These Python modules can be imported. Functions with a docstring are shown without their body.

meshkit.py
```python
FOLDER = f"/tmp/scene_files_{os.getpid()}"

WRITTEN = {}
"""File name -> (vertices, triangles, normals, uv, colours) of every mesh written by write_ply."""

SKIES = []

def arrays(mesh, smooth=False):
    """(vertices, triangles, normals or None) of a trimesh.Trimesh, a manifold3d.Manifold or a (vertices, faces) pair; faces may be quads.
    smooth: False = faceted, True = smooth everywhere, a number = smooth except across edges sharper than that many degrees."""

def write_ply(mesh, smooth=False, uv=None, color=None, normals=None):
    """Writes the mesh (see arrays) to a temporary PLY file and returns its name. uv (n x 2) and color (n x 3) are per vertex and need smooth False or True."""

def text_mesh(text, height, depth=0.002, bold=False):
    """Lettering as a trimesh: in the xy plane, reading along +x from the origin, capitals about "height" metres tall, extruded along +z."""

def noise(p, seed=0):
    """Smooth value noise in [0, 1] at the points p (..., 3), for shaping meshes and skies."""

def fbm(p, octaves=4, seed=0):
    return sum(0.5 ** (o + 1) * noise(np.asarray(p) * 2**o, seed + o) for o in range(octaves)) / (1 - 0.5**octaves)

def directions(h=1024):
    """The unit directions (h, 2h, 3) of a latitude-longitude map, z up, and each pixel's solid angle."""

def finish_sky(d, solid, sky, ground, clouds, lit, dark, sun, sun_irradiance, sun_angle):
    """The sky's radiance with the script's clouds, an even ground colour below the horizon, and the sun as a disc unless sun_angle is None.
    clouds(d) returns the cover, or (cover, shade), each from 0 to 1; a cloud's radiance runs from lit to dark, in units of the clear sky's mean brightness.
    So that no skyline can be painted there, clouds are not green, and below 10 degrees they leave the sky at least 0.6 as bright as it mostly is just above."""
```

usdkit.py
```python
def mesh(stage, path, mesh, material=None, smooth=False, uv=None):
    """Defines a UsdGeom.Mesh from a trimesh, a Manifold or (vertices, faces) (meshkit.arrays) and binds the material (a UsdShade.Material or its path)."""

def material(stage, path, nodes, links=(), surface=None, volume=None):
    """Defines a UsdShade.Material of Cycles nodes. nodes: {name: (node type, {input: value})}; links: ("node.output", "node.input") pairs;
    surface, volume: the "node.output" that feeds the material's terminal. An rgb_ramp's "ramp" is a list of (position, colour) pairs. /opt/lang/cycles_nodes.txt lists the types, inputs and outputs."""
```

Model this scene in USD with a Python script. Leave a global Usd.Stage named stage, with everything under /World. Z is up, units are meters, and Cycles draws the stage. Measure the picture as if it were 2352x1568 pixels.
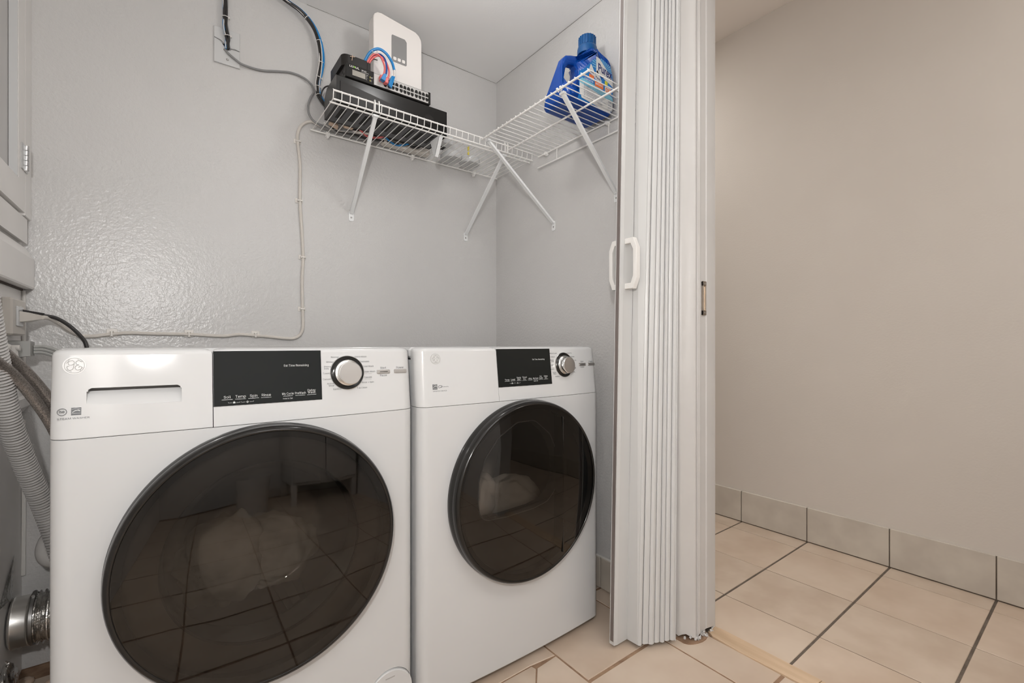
import math, random
import numpy as np, trimesh, usdkit, meshkit
import manifold3d as m3
from shapely.geometry import Polygon, Point, box as sbox
from shapely import affinity
from pxr import Usd, UsdGeom, UsdLux, Gf, Sdf

stage = Usd.Stage.CreateInMemory()
UsdGeom.Xform.Define(stage, '/World'); UsdGeom.Scope.Define(stage, '/World/Looks')
R = random.Random(7); RNG = np.random.default_rng(11)

# ---------------------------------------------------------------- camera, lights, exposure
EYE_Z = .859
cam = UsdGeom.Camera.Define(stage, '/World/camera')
cam.CreateHorizontalApertureAttr(36.0); cam.CreateFocalLengthAttr(36 * 1052 / 2352)
cam.CreateVerticalApertureOffsetAttr(6 * 36 / 2352)
cam.CreateClippingRangeAttr((.02, 100.))
cam.CreateExposureAttr(0.0)
ca, sa = .6023, .7983
cam.AddTransformOp().Set(Gf.Matrix4d(sa, -ca, 0, 0, 0, 0, 1, 0, -ca, -sa, 0, 0, 0, 0, EYE_Z, 1))

def rect_light(name, pos, rot, w, h, power, col):
    l = UsdLux.RectLight.Define(stage, '/World/' + name)
    l.CreateWidthAttr(w); l.CreateHeightAttr(h); l.CreateIntensityAttr(power); l.CreateColorAttr(col); l.CreateNormalizeAttr(True)
    l.AddTranslateOp().Set(pos); l.AddRotateXYZOp().Set(rot)
    return l
# a lamp on the laundry room ceiling, two in the hall, and the photographer's flash beside the camera
rect_light('ceiling_lamp_light', (.50, -.30, 2.035), (0, 0, 0), .62, .62, 1.7, (1, .985, .975))
rect_light('hall_lamp_light', (1.77, -.75, 2.36), (0, 0, 0), .5, .5, 3.5, (1, .96, .92))
rect_light('hall_lamp_light_001', (1.77, 1.9, 2.36), (0, 0, 0), .5, .5, 3.6, (1, .96, .92))
rect_light('added_fill_light', (.46, -1.50, 1.80), (90, 0, 0), 1.2, .40, 1.4, (.98, .99, 1))  # added fill light high behind the camera, no window is known there
bl_ = UsdLux.SphereLight.Define(stage, '/World/added_closet_fill'); bl_.CreateRadiusAttr(.045); bl_.CreateNormalizeAttr(True); bl_.CreateIntensityAttr(.95)  # added unseen bulb that lifts the closet ceiling and right wall
bl_.CreateColorAttr((1, .985, .97)); bl_.AddTranslateOp().Set((.72, 1.0, 1.935))
fl_ = UsdLux.SphereLight.Define(stage, '/World/flash_light'); fl_.CreateRadiusAttr(.028); fl_.CreateNormalizeAttr(True); fl_.CreateIntensityAttr(8.2)
fl_.CreateColorAttr((1, .985, .97)); fl_.AddTranslateOp().Set((-.14, -.12, 1.16))

# ---------------------------------------------------------------- materials
MAT = {}
def mat(name, col, rough=.5, metal=0., **kw):
    n = {'p': ('principled_bsdf', dict(base_color=col, roughness=rough, metallic=metal, **kw))}
    MAT[name] = usdkit.material(stage, '/World/Looks/' + name, n, [], surface='p.BSDF'); return MAT[name]
def mat_noise(name, c1, c2, scale, rough=.5, bump=0., bscale=None, stretch=(1, 1, 1), detail=4, lo=.35, hi=.65, bdist=.002, **kw):
    n = {'g': ('geometry', {}), 'm': ('mapping', {'scale': stretch}), 't': ('noise_texture', {'scale': scale, 'detail': detail}),
         'r': ('rgb_ramp', {'ramp': [(lo, c1), (hi, c2)]}), 'p': ('principled_bsdf', dict(roughness=rough, **kw))}
    L = [('g.position', 'm.vector'), ('m.vector', 't.vector'), ('t.fac', 'r.fac'), ('r.color', 'p.base_color')]
    if bump:
        n['t2'] = ('noise_texture', {'scale': bscale or scale, 'detail': 2.}); n['b'] = ('bump', {'strength': bump, 'distance': bdist})
        L += [('g.position', 't2.vector'), ('t2.fac', 'b.height'), ('b.normal', 'p.normal')]
    MAT[name] = usdkit.material(stage, '/World/Looks/' + name, n, L, surface='p.BSDF'); return MAT[name]

mat_noise('paint_grey', (.595, .585, .575), (.615, .605, .595), 3, rough=.26, bump=.42, bscale=120, bdist=.003)
mat_noise('paint_ceiling', (.91, .905, .898), (.92, .915, .908), 3, rough=.6, bump=.15, bscale=150)
mat_noise('paint_beige', (.605, .557, .505), (.625, .577, .525), 2.5, rough=.55, bump=.2, bscale=140, bdist=.0015)
mat_noise('paint_beige_ceiling', (.82, .765, .715), (.83, .775, .725), 2.5, rough=.7)
mat_noise('trim_white', (.53, .515, .50), (.555, .54, .525), 6, rough=.34, bump=.12, bscale=60)
mat_noise('paint_left', (.83, .805, .78), (.86, .835, .81), 6, rough=.38, bump=.12, bscale=90)
TILE_A = dict(scale=7, rough=.33, bump=.06, bscale=260, stretch=(1, 1, 1), detail=6)
mat_noise('tile_1', (.52, .405, .31), (.60, .485, .385), 7, rough=.33, bump=.05, bscale=200, detail=6)
mat_noise('tile_2', (.50, .395, .305), (.58, .475, .38), 9, rough=.33, bump=.05, bscale=200, detail=6)
mat_noise('tile_3', (.54, .425, .33), (.61, .50, .40), 6, rough=.33, bump=.05, bscale=200, detail=6)
mat_noise('tile_wall', (.50, .452, .392), (.58, .532, .462), 11, rough=.35, bump=.05, bscale=200, detail=6)
mat_noise('grout_brown', (.22, .13, .08), (.34, .22, .14), 30, rough=.9)
mat_noise('grout_dark', (.10, .078, .06), (.15, .12, .095), 30, rough=.9)
mat_noise('wood_bare', (.52, .37, .24), (.61, .45, .31), 14, rough=.6, stretch=(3, .25, 1), detail=6)
mat('enamel', (.575, .577, .577), .13)
mat('plastic_white', (.59, .592, .592), .10)
mat('enamel_side', (.70, .71, .71), .35)
mat('pvc', (.565, .565, .558), .36)
mat('pvc_groove', (.16, .135, .125), .5)
mat('pvc_handle', (.78, .765, .74), .3)
mat('wire_white', (.86, .845, .82), .3)
mat('bracket_white', (.82, .83, .83), .32)
mat('print_grey', (.12, .125, .13), .5)
mat('print_light', (.42, .41, .40), .4)
mat('badge', (.68, .68, .675), .25)
mat('badge_grey', (.46, .46, .45), .35)
mat('display_black', (.008, .010, .010), .05, specular_ior_level=.42)
mat('button_metal', (.46, .44, .42), .35, .7)
mat('print_white', (.55, .56, .55), .5)
mat('chrome', (.82, .82, .81), .16, 1.)
mat('steel_dark', (.30, .295, .29), .35, 1.)
mat('recess_dark', (.07, .065, .06), .4)
mat('recess_grey', (.38, .37, .36), .4)
mat('rim_black', (.012, .011, .010), .14, specular_ior_level=.4)
mat('inner_black', (.022, .019, .017), .35)
mat('gasket', (.13, .13, .13), .6)
mat('drum', (.42, .41, .40), .38, 1.)
mat('alu', (.70, .69, .67), .30, 1.)
mat('brass', (.42, .36, .30), .35, 1.)
mat('hinge_steel', (.60, .60, .60), .28, 1.)
mat('screw', (.45, .44, .43), .35, 1.)
mat('black_gloss', (.016, .015, .014), .22, specular_ior_level=.28)
mat('black_satin', (.022, .020, .019), .38, specular_ior_level=.2)
mat('black_mat', (.016, .015, .014), .55, specular_ior_level=.2)
mat('grey_panel', (.24, .237, .234), .45)
mat('port_grey', (.50, .485, .47), .4)
mat('grey_dark', (.075, .075, .08), .5)
mat('white_router', (.80, .765, .735), .38)
mat('cable_black', (.022, .02, .02), .45)
mat('cable_blue', (.012, .22, .55), .4)
mat('cable_darkblue', (.01, .06, .30), .4)
mat('cable_pink', (.80, .17, .17), .42)
mat('cable_white', (.70, .675, .65), .45)
mat('cable_grey', (.25, .25, .25), .45)
mat('cord_cream', (.66, .62, .57), .45)
mat('plug_grey', (.36, .36, .345), .5)
mat('clip_white', (.74, .71, .67), .4)
mat('tag_yellow', (.70, .58, .10), .5)
mat('card_beige', (.62, .47, .36), .7)
mat('bottle_blue', (.001, .052, .30), .26, specular_ior_level=.35)
mat('cap_blue', (.002, .075, .24), .3)
mat('label_blue', (.01, .20, .60), .35)
mat('label_cyan', (.22, .56, .72), .4)
mat('label_white', (.80, .79, .77), .4)
mat('label_orange', (.90, .20, .05), .4)
mat('label_yellow', (.70, .68, .04), .4)
mat('label_ink', (.02, .03, .16), .5)
mat('label_grey', (.30, .32, .40), .5)
mat('green_logo', (.30, .70, .05), .5)
mat('lcd_grey', (.26, .24, .20), .3)
mat('diffuser', (.85, .84, .82), .4)
mat('caulk', (.72, .70, .67), .5)
mat('gap_shade_grey', (.30, .29, .28), .8)  # shade of the ceiling joint put into a colour
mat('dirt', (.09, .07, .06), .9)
mat('bin_white', (.62, .60, .58), .4)
mat_noise('cloth_grey', (.26, .24, .225), (.36, .335, .315), 14, rough=.95, bump=.3, bscale=500)
mat_noise('cloth_white', (.74, .72, .67), (.82, .80, .75), 14, rough=.95, bump=.3, bscale=500)
mat_noise('braid', (.26, .23, .21), (.52, .47, .43), 420, rough=.3, bump=.8, bscale=420, metallic=.75, bdist=.0012)
mat_noise('foil', (.50, .49, .47), (.78, .77, .75), 40, rough=.2, bump=.7, bscale=75, metallic=1., bdist=.004)
mat_noise('hose_grey', (.50, .485, .47), (.54, .525, .51), 20, rough=.45)
# tinted door glass: mostly see-through, mirror-like at a slant
def glass(name, tint, extra=0.):
    n = {'f': ('fresnel', {'IOR': 1.5}), 'a': ('math', {'math_type': 'add', 'value2': extra}), 't': ('transparent_bsdf', {'color': tint}),
         'g': ('glossy_bsdf', {'color': (.95, .94, .92), 'roughness': .012}), 'x': ('mix_closure', {})}
    MAT[name] = usdkit.material(stage, '/World/Looks/' + name, n, [('f.fac', 'a.value1'), ('a.value', 'x.fac'), ('t.BSDF', 'x.closure1'), ('g.BSDF', 'x.closure2')], surface='x.closure')
glass('glass_dark', (.50, .465, .43), .008)
glass('glass_clear', (.86, .87, .86), .0)
# brushed dial face: anisotropic highlights fan out from the middle
n = {'tg': ('tangent', {'direction_type': 'radial', 'axis': 'y'}), 'p': ('principled_bsdf', dict(base_color=(.80, .78, .76), metallic=1., roughness=.30, anisotropic=.85))}
MAT['brushed'] = usdkit.material(stage, '/World/Looks/brushed', n, [('tg.tangent', 'p.tangent')], surface='p.BSDF')

# ---------------------------------------------------------------- scene helpers
USED = {}
BASE = {}
def numbered(parent, name):
    k = (parent, name); i = USED.get(k, 0); USED[k] = i + 1
    return name if i == 0 else f'{name}_{i:03d}'
def say(p, label=None, cat=None, group=None, kind=None):
    for k, v in (('label', label), ('category', cat), ('group', group), ('kind', kind)):
        if v: p.SetCustomDataByKey(k, v)
def thing(name, label=None, cat=None, loc=(0, 0, 0), group=None, kind=None):
    path = '/World/' + numbered('/World', name)
    x = UsdGeom.Xform.Define(stage, path); x.AddTranslateOp().Set(tuple(map(float, loc)))
    BASE[path] = np.array(loc, float); say(x.GetPrim(), label, cat, group, kind); return path
def tri(m):
    if isinstance(m, (list, tuple)) and len(m) and not (len(m) == 2 and isinstance(m[0], np.ndarray)):
        return trimesh.util.concatenate([tri(x) for x in m])
    v, f, _ = meshkit.arrays(m, False)
    return trimesh.Trimesh(v, f, process=False)
def part(parent, name, mesh, material, smooth=30, label=None, kind=None):
    """one mesh under a thing or a part; vertices are given in room coordinates"""
    t = tri(mesh)
    top = '/'.join(parent.split('/')[:3])
    path = parent + '/' + numbered(parent, name)
    t = trimesh.Trimesh(np.asarray(t.vertices) - BASE.get(top, np.zeros(3)), t.faces, process=False)
    p = usdkit.mesh(stage, path, t, MAT[material], smooth=smooth).GetPrim()
    say(p, label, kind=kind); return path
def single(name, mesh, material, label, cat, group=None, smooth=30):
    path = '/World/' + numbered('/World', name); t = tri(mesh)
    say(usdkit.mesh(stage, path, t, MAT[material], smooth=smooth).GetPrim(), label, cat, group); return path

# ---------------------------------------------------------------- shape helpers
def box(x0, x1, y0, y1, z0, z1, b=0.):
    if b <= 0:
        m = trimesh.creation.box((x1 - x0, y1 - y0, z1 - z0)); m.apply_translation(((x0 + x1) / 2, (y0 + y1) / 2, (z0 + z1) / 2)); return m
    p = []
    for sx in (0, 1):
        for sy in (0, 1):
            for sz in (0, 1):
                c = np.array([(x0, x1)[sx], (y0, y1)[sy], (z0, z1)[sz]]); d = np.array([1 - 2 * sx, 1 - 2 * sy, 1 - 2 * sz]) * b
                for k in range(3):
                    q = c + d; q[k] = c[k]; p.append(q)
    return trimesh.convex.convex_hull(np.array(p))
def spline(pts, n=8):
    p = np.asarray(pts, float)
    if len(p) < 3: return p
    p = np.vstack([2 * p[0] - p[1], p, 2 * p[-1] - p[-2]]); out = []
    for i in range(1, len(p) - 2):
        for t in np.arange(n) / n:
            a, b, c, d = p[i - 1:i + 3]
            out.append(.5 * (2 * b + (c - a) * t + (2 * a - 5 * b + 4 * c - d) * t * t + (3 * b - a - 3 * c + d) * t ** 3))
    return np.vstack([out, p[-2]])
def tube(pts, r, sides=8, n=6, smooth=True, closed=False):
    p = spline(pts, n) if smooth else np.asarray(pts, float)
    r = np.broadcast_to(r, (len(p),)) if np.ndim(r) == 0 else np.interp(np.linspace(0, 1, len(p)), np.linspace(0, 1, len(r)), r)
    t = np.gradient(p, axis=0); t /= np.linalg.norm(t, axis=1, keepdims=True) + 1e-12
    a = np.cross(t[0], [0, 0, 1.] if abs(t[0][2]) < .9 else [1., 0, 0]); a /= np.linalg.norm(a)
    ang = np.arange(sides) * 2 * np.pi / sides; V = []
    for i in range(len(p)):
        a = a - t[i] * (a @ t[i]); a /= np.linalg.norm(a); b = np.cross(t[i], a)
        V.append(p[i] + r[i] * (np.cos(ang)[:, None] * a + np.sin(ang)[:, None] * b))
    return loft(V)
def loft(rings, caps=True):
    n = len(rings[0]); V = np.vstack(rings); F = []
    for i in range(len(rings) - 1):
        for j in range(n):
            k = (j + 1) % n
            F += [(i * n + j, i * n + k, (i + 1) * n + k), (i * n + j, (i + 1) * n + k, (i + 1) * n + j)]
    if caps:
        c0, c1 = len(V), len(V) + 1
        V = np.vstack([V, np.mean(rings[0], 0), np.mean(rings[-1], 0)]); o = (len(rings) - 1) * n
        for j in range(n):
            k = (j + 1) % n; F += [(c0, k, j), (c1, o + j, o + k)]
    m = trimesh.Trimesh(V, F, process=False)
    if m.volume < 0: m.invert()
    return m
def lathe(profile, c, axis='y', sides=48, sign=-1):
    """profile of (radius, height); the height runs along sign * axis from c"""
    rings = []
    for r, h in profile:
        a = np.arange(sides) * 2 * np.pi / sides; u, v = r * np.cos(a), r * np.sin(a); hh = np.full(sides, sign * h)
        rings.append(np.stack({'y': (u, hh, v), 'z': (u, v, hh), 'x': (hh, u, v)}[axis], 1) + np.asarray(c))
    n, F = sides, []
    for i in range(len(rings) - 1):
        for j in range(n):
            k = (j + 1) % n; F += [(i * n + j, i * n + k, (i + 1) * n + k), (i * n + j, (i + 1) * n + k, (i + 1) * n + j)]
    V = np.vstack(rings); m = trimesh.Trimesh(V, F, process=False)
    m.merge_vertices(); m.update_faces(m.nondegenerate_faces()); 
    trimesh.repair.fix_normals(m)
    return m
def prism(poly, z0, z1):
    if not isinstance(poly, Polygon): poly = Polygon(poly)
    m = trimesh.creation.extrude_polygon(poly, z1 - z0); m.apply_translation((0, 0, z0)); return m
def prism_y(poly, y0, y1):
    """polygon in (x, z) extruded along y"""
    m = prism(poly, 0, y1 - y0); v = np.asarray(m.vertices)
    m = trimesh.Trimesh(np.stack([v[:, 0], y0 + v[:, 2], v[:, 1]], 1), np.asarray(m.faces)[:, ::-1], process=False); return m
def prism_x(poly, x0, x1):
    """polygon in (y, z) extruded along x"""
    m = prism(poly, 0, x1 - x0); v = np.asarray(m.vertices)
    return trimesh.Trimesh(np.stack([x0 + v[:, 2], v[:, 0], v[:, 1]], 1), m.faces, process=False)
def man(t):
    t = trimesh.Trimesh(np.asarray(t.vertices), np.asarray(t.faces), process=True); t.merge_vertices()
    return m3.Manifold(m3.Mesh(np.asarray(t.vertices, np.float32), np.asarray(t.faces, np.uint32)))
def rrect(x0, x1, z0, z1, r, n=6):
    return sbox(x0 + r, z0 + r, x1 - r, z1 - r).buffer(r, quad_segs=n)
def pillow(poly, half, r, n=5, flat_back=False):
    """a rounded slab: polygon in (x, z), depth along y from -half to half, edges rounded by r. Returns a mesh around y = 0."""
    V, F, cnt = [], [], 0
    def add(pv, pf, ys, flip):
        nonlocal cnt
        V.append(np.stack([pv[:, 0], ys, pv[:, 1]], 1)); F.append((pf[:, ::-1] if flip else pf) + cnt); cnt += len(pv)
    offs = [r * (1 - math.cos(k / n * math.pi / 2)) for k in range(n + 1)]; dep = [half - r + r * math.sin(k / n * math.pi / 2) for k in range(n + 1)]
    polys = [poly.buffer(-o, quad_segs=4) for o in offs]
    for s in (-1, 1):
        for k in range(n):
            ring = polys[k].difference(polys[k + 1])
            for g in (ring.geoms if hasattr(ring, 'geoms') else [ring]):
                if g.area < 1e-12: continue
                pv, pf = trimesh.creation.triangulate_polygon(g); b = polys[k + 1].boundary
                on = np.array([b.distance(Point(q)) < 1e-7 for q in pv])
                add(pv, pf, np.where(on, dep[k + 1], dep[k]) * s, s > 0)
        for g in (polys[n].geoms if hasattr(polys[n], 'geoms') else [polys[n]]):
            pv, pf = trimesh.creation.triangulate_polygon(g); add(pv, pf, np.full(len(pv), dep[n] * s), s > 0)
    for ring in [poly.exterior, *poly.interiors]:
        c = np.array(ring.coords)[:-1]; m = len(c); k = np.arange(m); e = (k + 1) % m
        V.append(np.vstack([np.stack([c[:, 0], np.full(m, -dep[0]), c[:, 1]], 1), np.stack([c[:, 0], np.full(m, dep[0]), c[:, 1]], 1)]))
        F.append(np.vstack([np.stack([k, e, e + m], 1), np.stack([k, e + m, k + m], 1)]) + cnt); cnt += 2 * m
    t = trimesh.Trimesh(np.vstack(V), np.vstack(F), process=False); t.merge_vertices(digits_vertex=7); trimesh.repair.fix_normals(t); return t
def text2d(s, x, z, h, anchor='l', bold=False, width=None):
    """lettering as a mesh in (x, z) with small depth in +y' ; returns vertices array (x, z, d) and faces"""
    t = meshkit.text_mesh(s, h, .0003, bold); v = np.array(t.vertices)
    w = v[:, 0].max() - v[:, 0].min(); v[:, 0] -= v[:, 0].min()
    if width: v[:, 0] *= width / w; w = width
    v[:, 0] += x - {'l': 0, 'c': w / 2, 'r': w}[anchor]; v[:, 1] += z
    return v, np.asarray(t.faces)

# ================================================================ THE ROOM
XL, XP0, XP1, XH = -.305, 1.224, 1.317, 2.227
YB, YR = 1.745, -1.55
ZC, ZH = 2.07, 2.39
YJ = .735          # end of the partition, where the doorway starts
w = thing('wall_back', kind='structure'); part(w, 'wall_surface', box(XL - .1, XP1, YB, YB + .1, 0, ZC + .1), 'paint_grey', False)
w = thing('wall_partition', kind='structure')
part(w, 'wall_surface', box(XP0, XP1, YJ + .05, YB, 0, 2.6), 'paint_grey', False)
w = thing('wall_left', kind='structure'); part(w, 'wall_surface', box(XL - .1, XL, YR - .1, YB, 0, ZC + .1), 'paint_left', False)
part(w, 'caulk_bead', [tube([(XL + .004, YB - .004, z0), (XL + .005, YB - .005, (z0 + z1) / 2), (XL + .004, YB - .004, z1)], .0045, 6, 4) for z0, z1 in ((.25, .66), (.76, 1.0))], 'caulk')
w = thing('wall_hall', kind='structure'); part(w, 'wall_surface', box(XH, XH + .1, -1.6, 3.0, 0, ZH + .1), 'paint_beige', False)
w = thing('wall_rear', kind='structure')
part(w, 'wall_surface', [box(XL - .1, -.16, YR - .1, YR, 0, ZC), box(1.08, XP1, YR - .1, YR, 0, ZC), box(-.16, 1.08, YR - .1, YR, 0, 1.58), box(-.16, 1.08, YR - .1, YR, 2.02, ZC)], 'paint_grey', False)
w = thing('wall_front', kind='structure')    # the partition goes on beyond the doorway, behind the camera
part(w, 'wall_surface', [box(XP0, XP1, YR - .1, -.03, 0, 2.6), box(XP0, XP1, -.03, YJ + .05, 2.03, 2.6)], 'paint_grey', False)
w = thing('wall_hall_end', kind='structure'); part(w, 'wall_surface', [box(XP1, XH, 3.0, 3.1, 0, ZH), box(XP1, XH, -1.7, -1.6, 0, ZH), box(XP1 - .093, XP1, YB + .1, 3.0, 0, ZH)], 'paint_beige', False)
c = thing('ceiling', kind='structure')

part(c, 'closet_ceiling', box(XL - .1, XP0, YR - .1, YB, ZC, ZC + .1), 'paint_ceiling', False)
def gap_shade(n, fn):  # thin dark bead drawing the shadow gap between wall and ceiling
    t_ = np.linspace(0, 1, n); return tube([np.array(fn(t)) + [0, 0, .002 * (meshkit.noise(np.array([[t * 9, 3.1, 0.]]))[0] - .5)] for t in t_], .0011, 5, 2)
part(c, 'gap_shade_line', gap_shade(40, lambda t: (.40 + .82 * t, YB - .0006, ZC - .0005)), 'gap_shade_grey', label='dark hairline standing in for the shadow gap at the closet ceiling')
part(c, 'gap_shade_line', gap_shade(40, lambda t: (XP0 - .0006, .85 + .89 * t, ZC - .0005)), 'gap_shade_grey')
part(c, 'hall_ceiling', box(XP1, XH, -1.6, 3.0, ZH, ZH + .1), 'paint_beige_ceiling', False)

wn = thing('added_window_1', kind='structure')  # made-up strip window round the added fill light, never in view
part(wn, 'added_frame', [box(-.16, 1.08, YR - .06, YR + .012, 1.58, 1.60), box(-.16, 1.08, YR - .06, YR + .012, 2.0, 2.02), box(-.16, -.14, YR - .06, YR + .012, 1.6, 2.0), box(1.06, 1.08, YR - .06, YR + .012, 1.6, 2.0)], 'trim_white', False)
part(wn, 'added_pane', box(-.14, 1.06, YR - .05, YR - .045, 1.6, 2.0), 'glass_clear', False)

# ---- floor: bed, laundry tiles, hall tiles
fl = thing('floor', kind='structure')
part(fl, 'grout_bed', box(XL - .1, 1.29, YR - .1, YB + .1, -.06, -.0022), 'grout_brown', False)
part(fl, 'grout_bed', box(1.29, XH + .1, -1.6, 3.1, -.06, -.0022), 'grout_dark', False)
def tile(poly, h=.0):
    m = poly if isinstance(poly, Polygon) else Polygon(poly)
    top = m.buffer(-.0012, join_style='mitre'); a = np.array(m.exterior.coords)[:-1]; b = np.array(top.exterior.coords)[:-1]
    if len(a) != len(b): return prism(m, -.02, h)
    k = np.argmin(np.linalg.norm(b - a[0], axis=1)); b = np.roll(b, -k, axis=0)
    if np.linalg.norm(b[1] - a[1]) > .05: b = np.roll(b[::-1], 1, axis=0)
    r = lambda p, z: np.column_stack([p, np.full(len(p), z)])
    return loft([r(a, -.02), r(a, h - .0012), r(b, h)])
def tile_mat(): return R.choice(['tile_1', 'tile_2', 'tile_3'])
xs = [1.1535 - .2935 * k for k in range(6)]; xs = [1.29] + xs
ys = [.525 + .289 * k for k in range(-7, 5)]
for i in range(len(xs) - 1):
    for j in range(len(ys) - 1):
        x1, x0, y0, y1 = xs[i] - .0028, xs[i + 1] + .0028, ys[j] + .0048, ys[j + 1] - .0048
        if i == 0: x1 = 1.276
        x0 = max(x0, XL); y1 = min(y1, YB); y0 = max(y0, YR)
        if x1 - x0 < .02 or y1 - y0 < .02: continue
        if i == 2 and abs(ys[j] - .814) < .01:          # the cracked, cut tile in front of the machines
            part(fl, 'floor_tile', tile([(x0, .946), (.776, .948), (.857, .940), (.857, y1), (x0, y1)]), 'tile_1', False)
            part(fl, 'floor_tile', tile([(.7855, .9295), (.8565, .935), (.8565, .70), (.705, .70), (.7505, .89)]), 'tile_3', False)
            part(fl, 'floor_tile', tile([(x0, .942), (.7775, .944), (.781, .930), (.747, .891), (.700, .70), (x0, .70)]), 'tile_2', False)
            continue
        if i == 2 and abs(ys[j] - .525) < .01: y1 = .692
        part(fl, 'floor_tile', tile([(x0, y0), (x1, y0), (x1, y1), (x0, y1)], R.uniform(-.0006, .0004)), tile_mat(), False)
hx = [1.335, 1.5305, 1.8275, 2.1225, 2.2235]; hy = [.2475 + .2842 * k for k in range(-6, 10)]
for i in range(4):
    for j in range(len(hy) - 1):
        x0, x1, y0, y1 = hx[i] + (.0021 if i else 0), hx[i + 1] - .0021, hy[j] + .0035, hy[j + 1] - .0035
        part(fl, 'floor_tile', tile([(x0, y0), (x1, y0), (x1, y1), (x0, y1)], R.uniform(-.0004, .0003)), tile_mat(), False)
bb = thing('baseboard_hall', kind='structure')
for j in range(len(hy) - 1):
    y0, y1 = hy[j] + .0018, hy[j + 1] - .0018
    part(bb, 'wall_tile', box(XH - .010, XH + .002, y0, y1, .004, .1495, .0012), 'tile_wall', False)
part(bb, 'grout', box(XH - .006, XH + .002, hy[0], hy[-1], -.002, .147), 'grout_dark', False)
bb = thing('baseboard_closet', kind='structure')
for y0, y1 in ((.80, 1.094), (1.1, 1.38), (1.386, 1.735)):
    part(bb, 'wall_tile', box(XP0 - .009, XP0 + .002, y0, y1, .004, .110, .0015), 'tile_wall', False)
part(bb, 'caulk_line', box(XP0 - .006, XP0 + .002, .80, YB, .108, .114, .002), 'caulk', False)

# ---- the end of the partition: door jamb with casing, and the bare wood threshold
jb = thing('trim_1', kind='structure')
def col(pts, z0=.0, z1=2.08, jag=0.):
    a = np.array(pts, float); zb = np.array([z0 + jag * R.random() for _ in a])
    return loft([np.column_stack([a, zb]), np.column_stack([a, np.full(len(a), z0 + .03)]), np.column_stack([a, np.full(len(a), z1)])])
part(jb, 'casing', col([(1.190, .80), (1.190, .772), (1.194, .765), (1.204, .757), (1.214, .7415), (1.221, .737), (1.2285, .7385), (1.2295, .80)], .006, jag=.012), 'trim_white', 40)
part(jb, 'jamb_board', col([(1.2285, .80), (1.2285, .744), (1.232, .7365), (1.240, .734), (1.2445, .7375), (1.250, .7375), (1.272, .736), (1.2745, .7335), (1.300, .7325), (1.316, .734), (1.3185, .738), (1.3185, .80)], .008, jag=.012), 'trim_white', 40)
part(jb, 'casing', box(1.319, 1.331, .738, .80, .0, 2.08, .002), 'trim_white', False)
flk = []
for _ in range(13):
    p = np.array([R.uniform(1.192, 1.325), 0, R.uniform(.001, .013)]); p[1] = R.uniform(.728, .738) if p[0] > 1.225 else R.uniform(.735, .765); s = R.uniform(.003, .008)
    m = trimesh.creation.icosphere(1, s); v = np.asarray(m.vertices) * [1, .35, .7]; v += (RNG.random((len(v), 3)) - .5) * s * .8; a_ = R.uniform(-.8, .8)
    flk.append(trimesh.Trimesh(v @ trimesh.transformations.rotation_matrix(a_, [.3, 1, .4])[:3, :3].T + p, m.faces))
part(jb, 'paint_flakes', flk, 'trim_white', False, label='broken flakes of white paint at the foot of the jamb', kind='stuff')
part(jb, 'broken_edge', [prism([(1.186, .752), (1.192, .742), (1.203, .734), (1.218, .7275), (1.236, .7235), (1.252, .7235), (1.266, .727), (1.276, .734), (1.285, .742), (1.285, .78), (1.186, .78)], -.001, .0025)], 'grout_brown', False)
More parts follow.
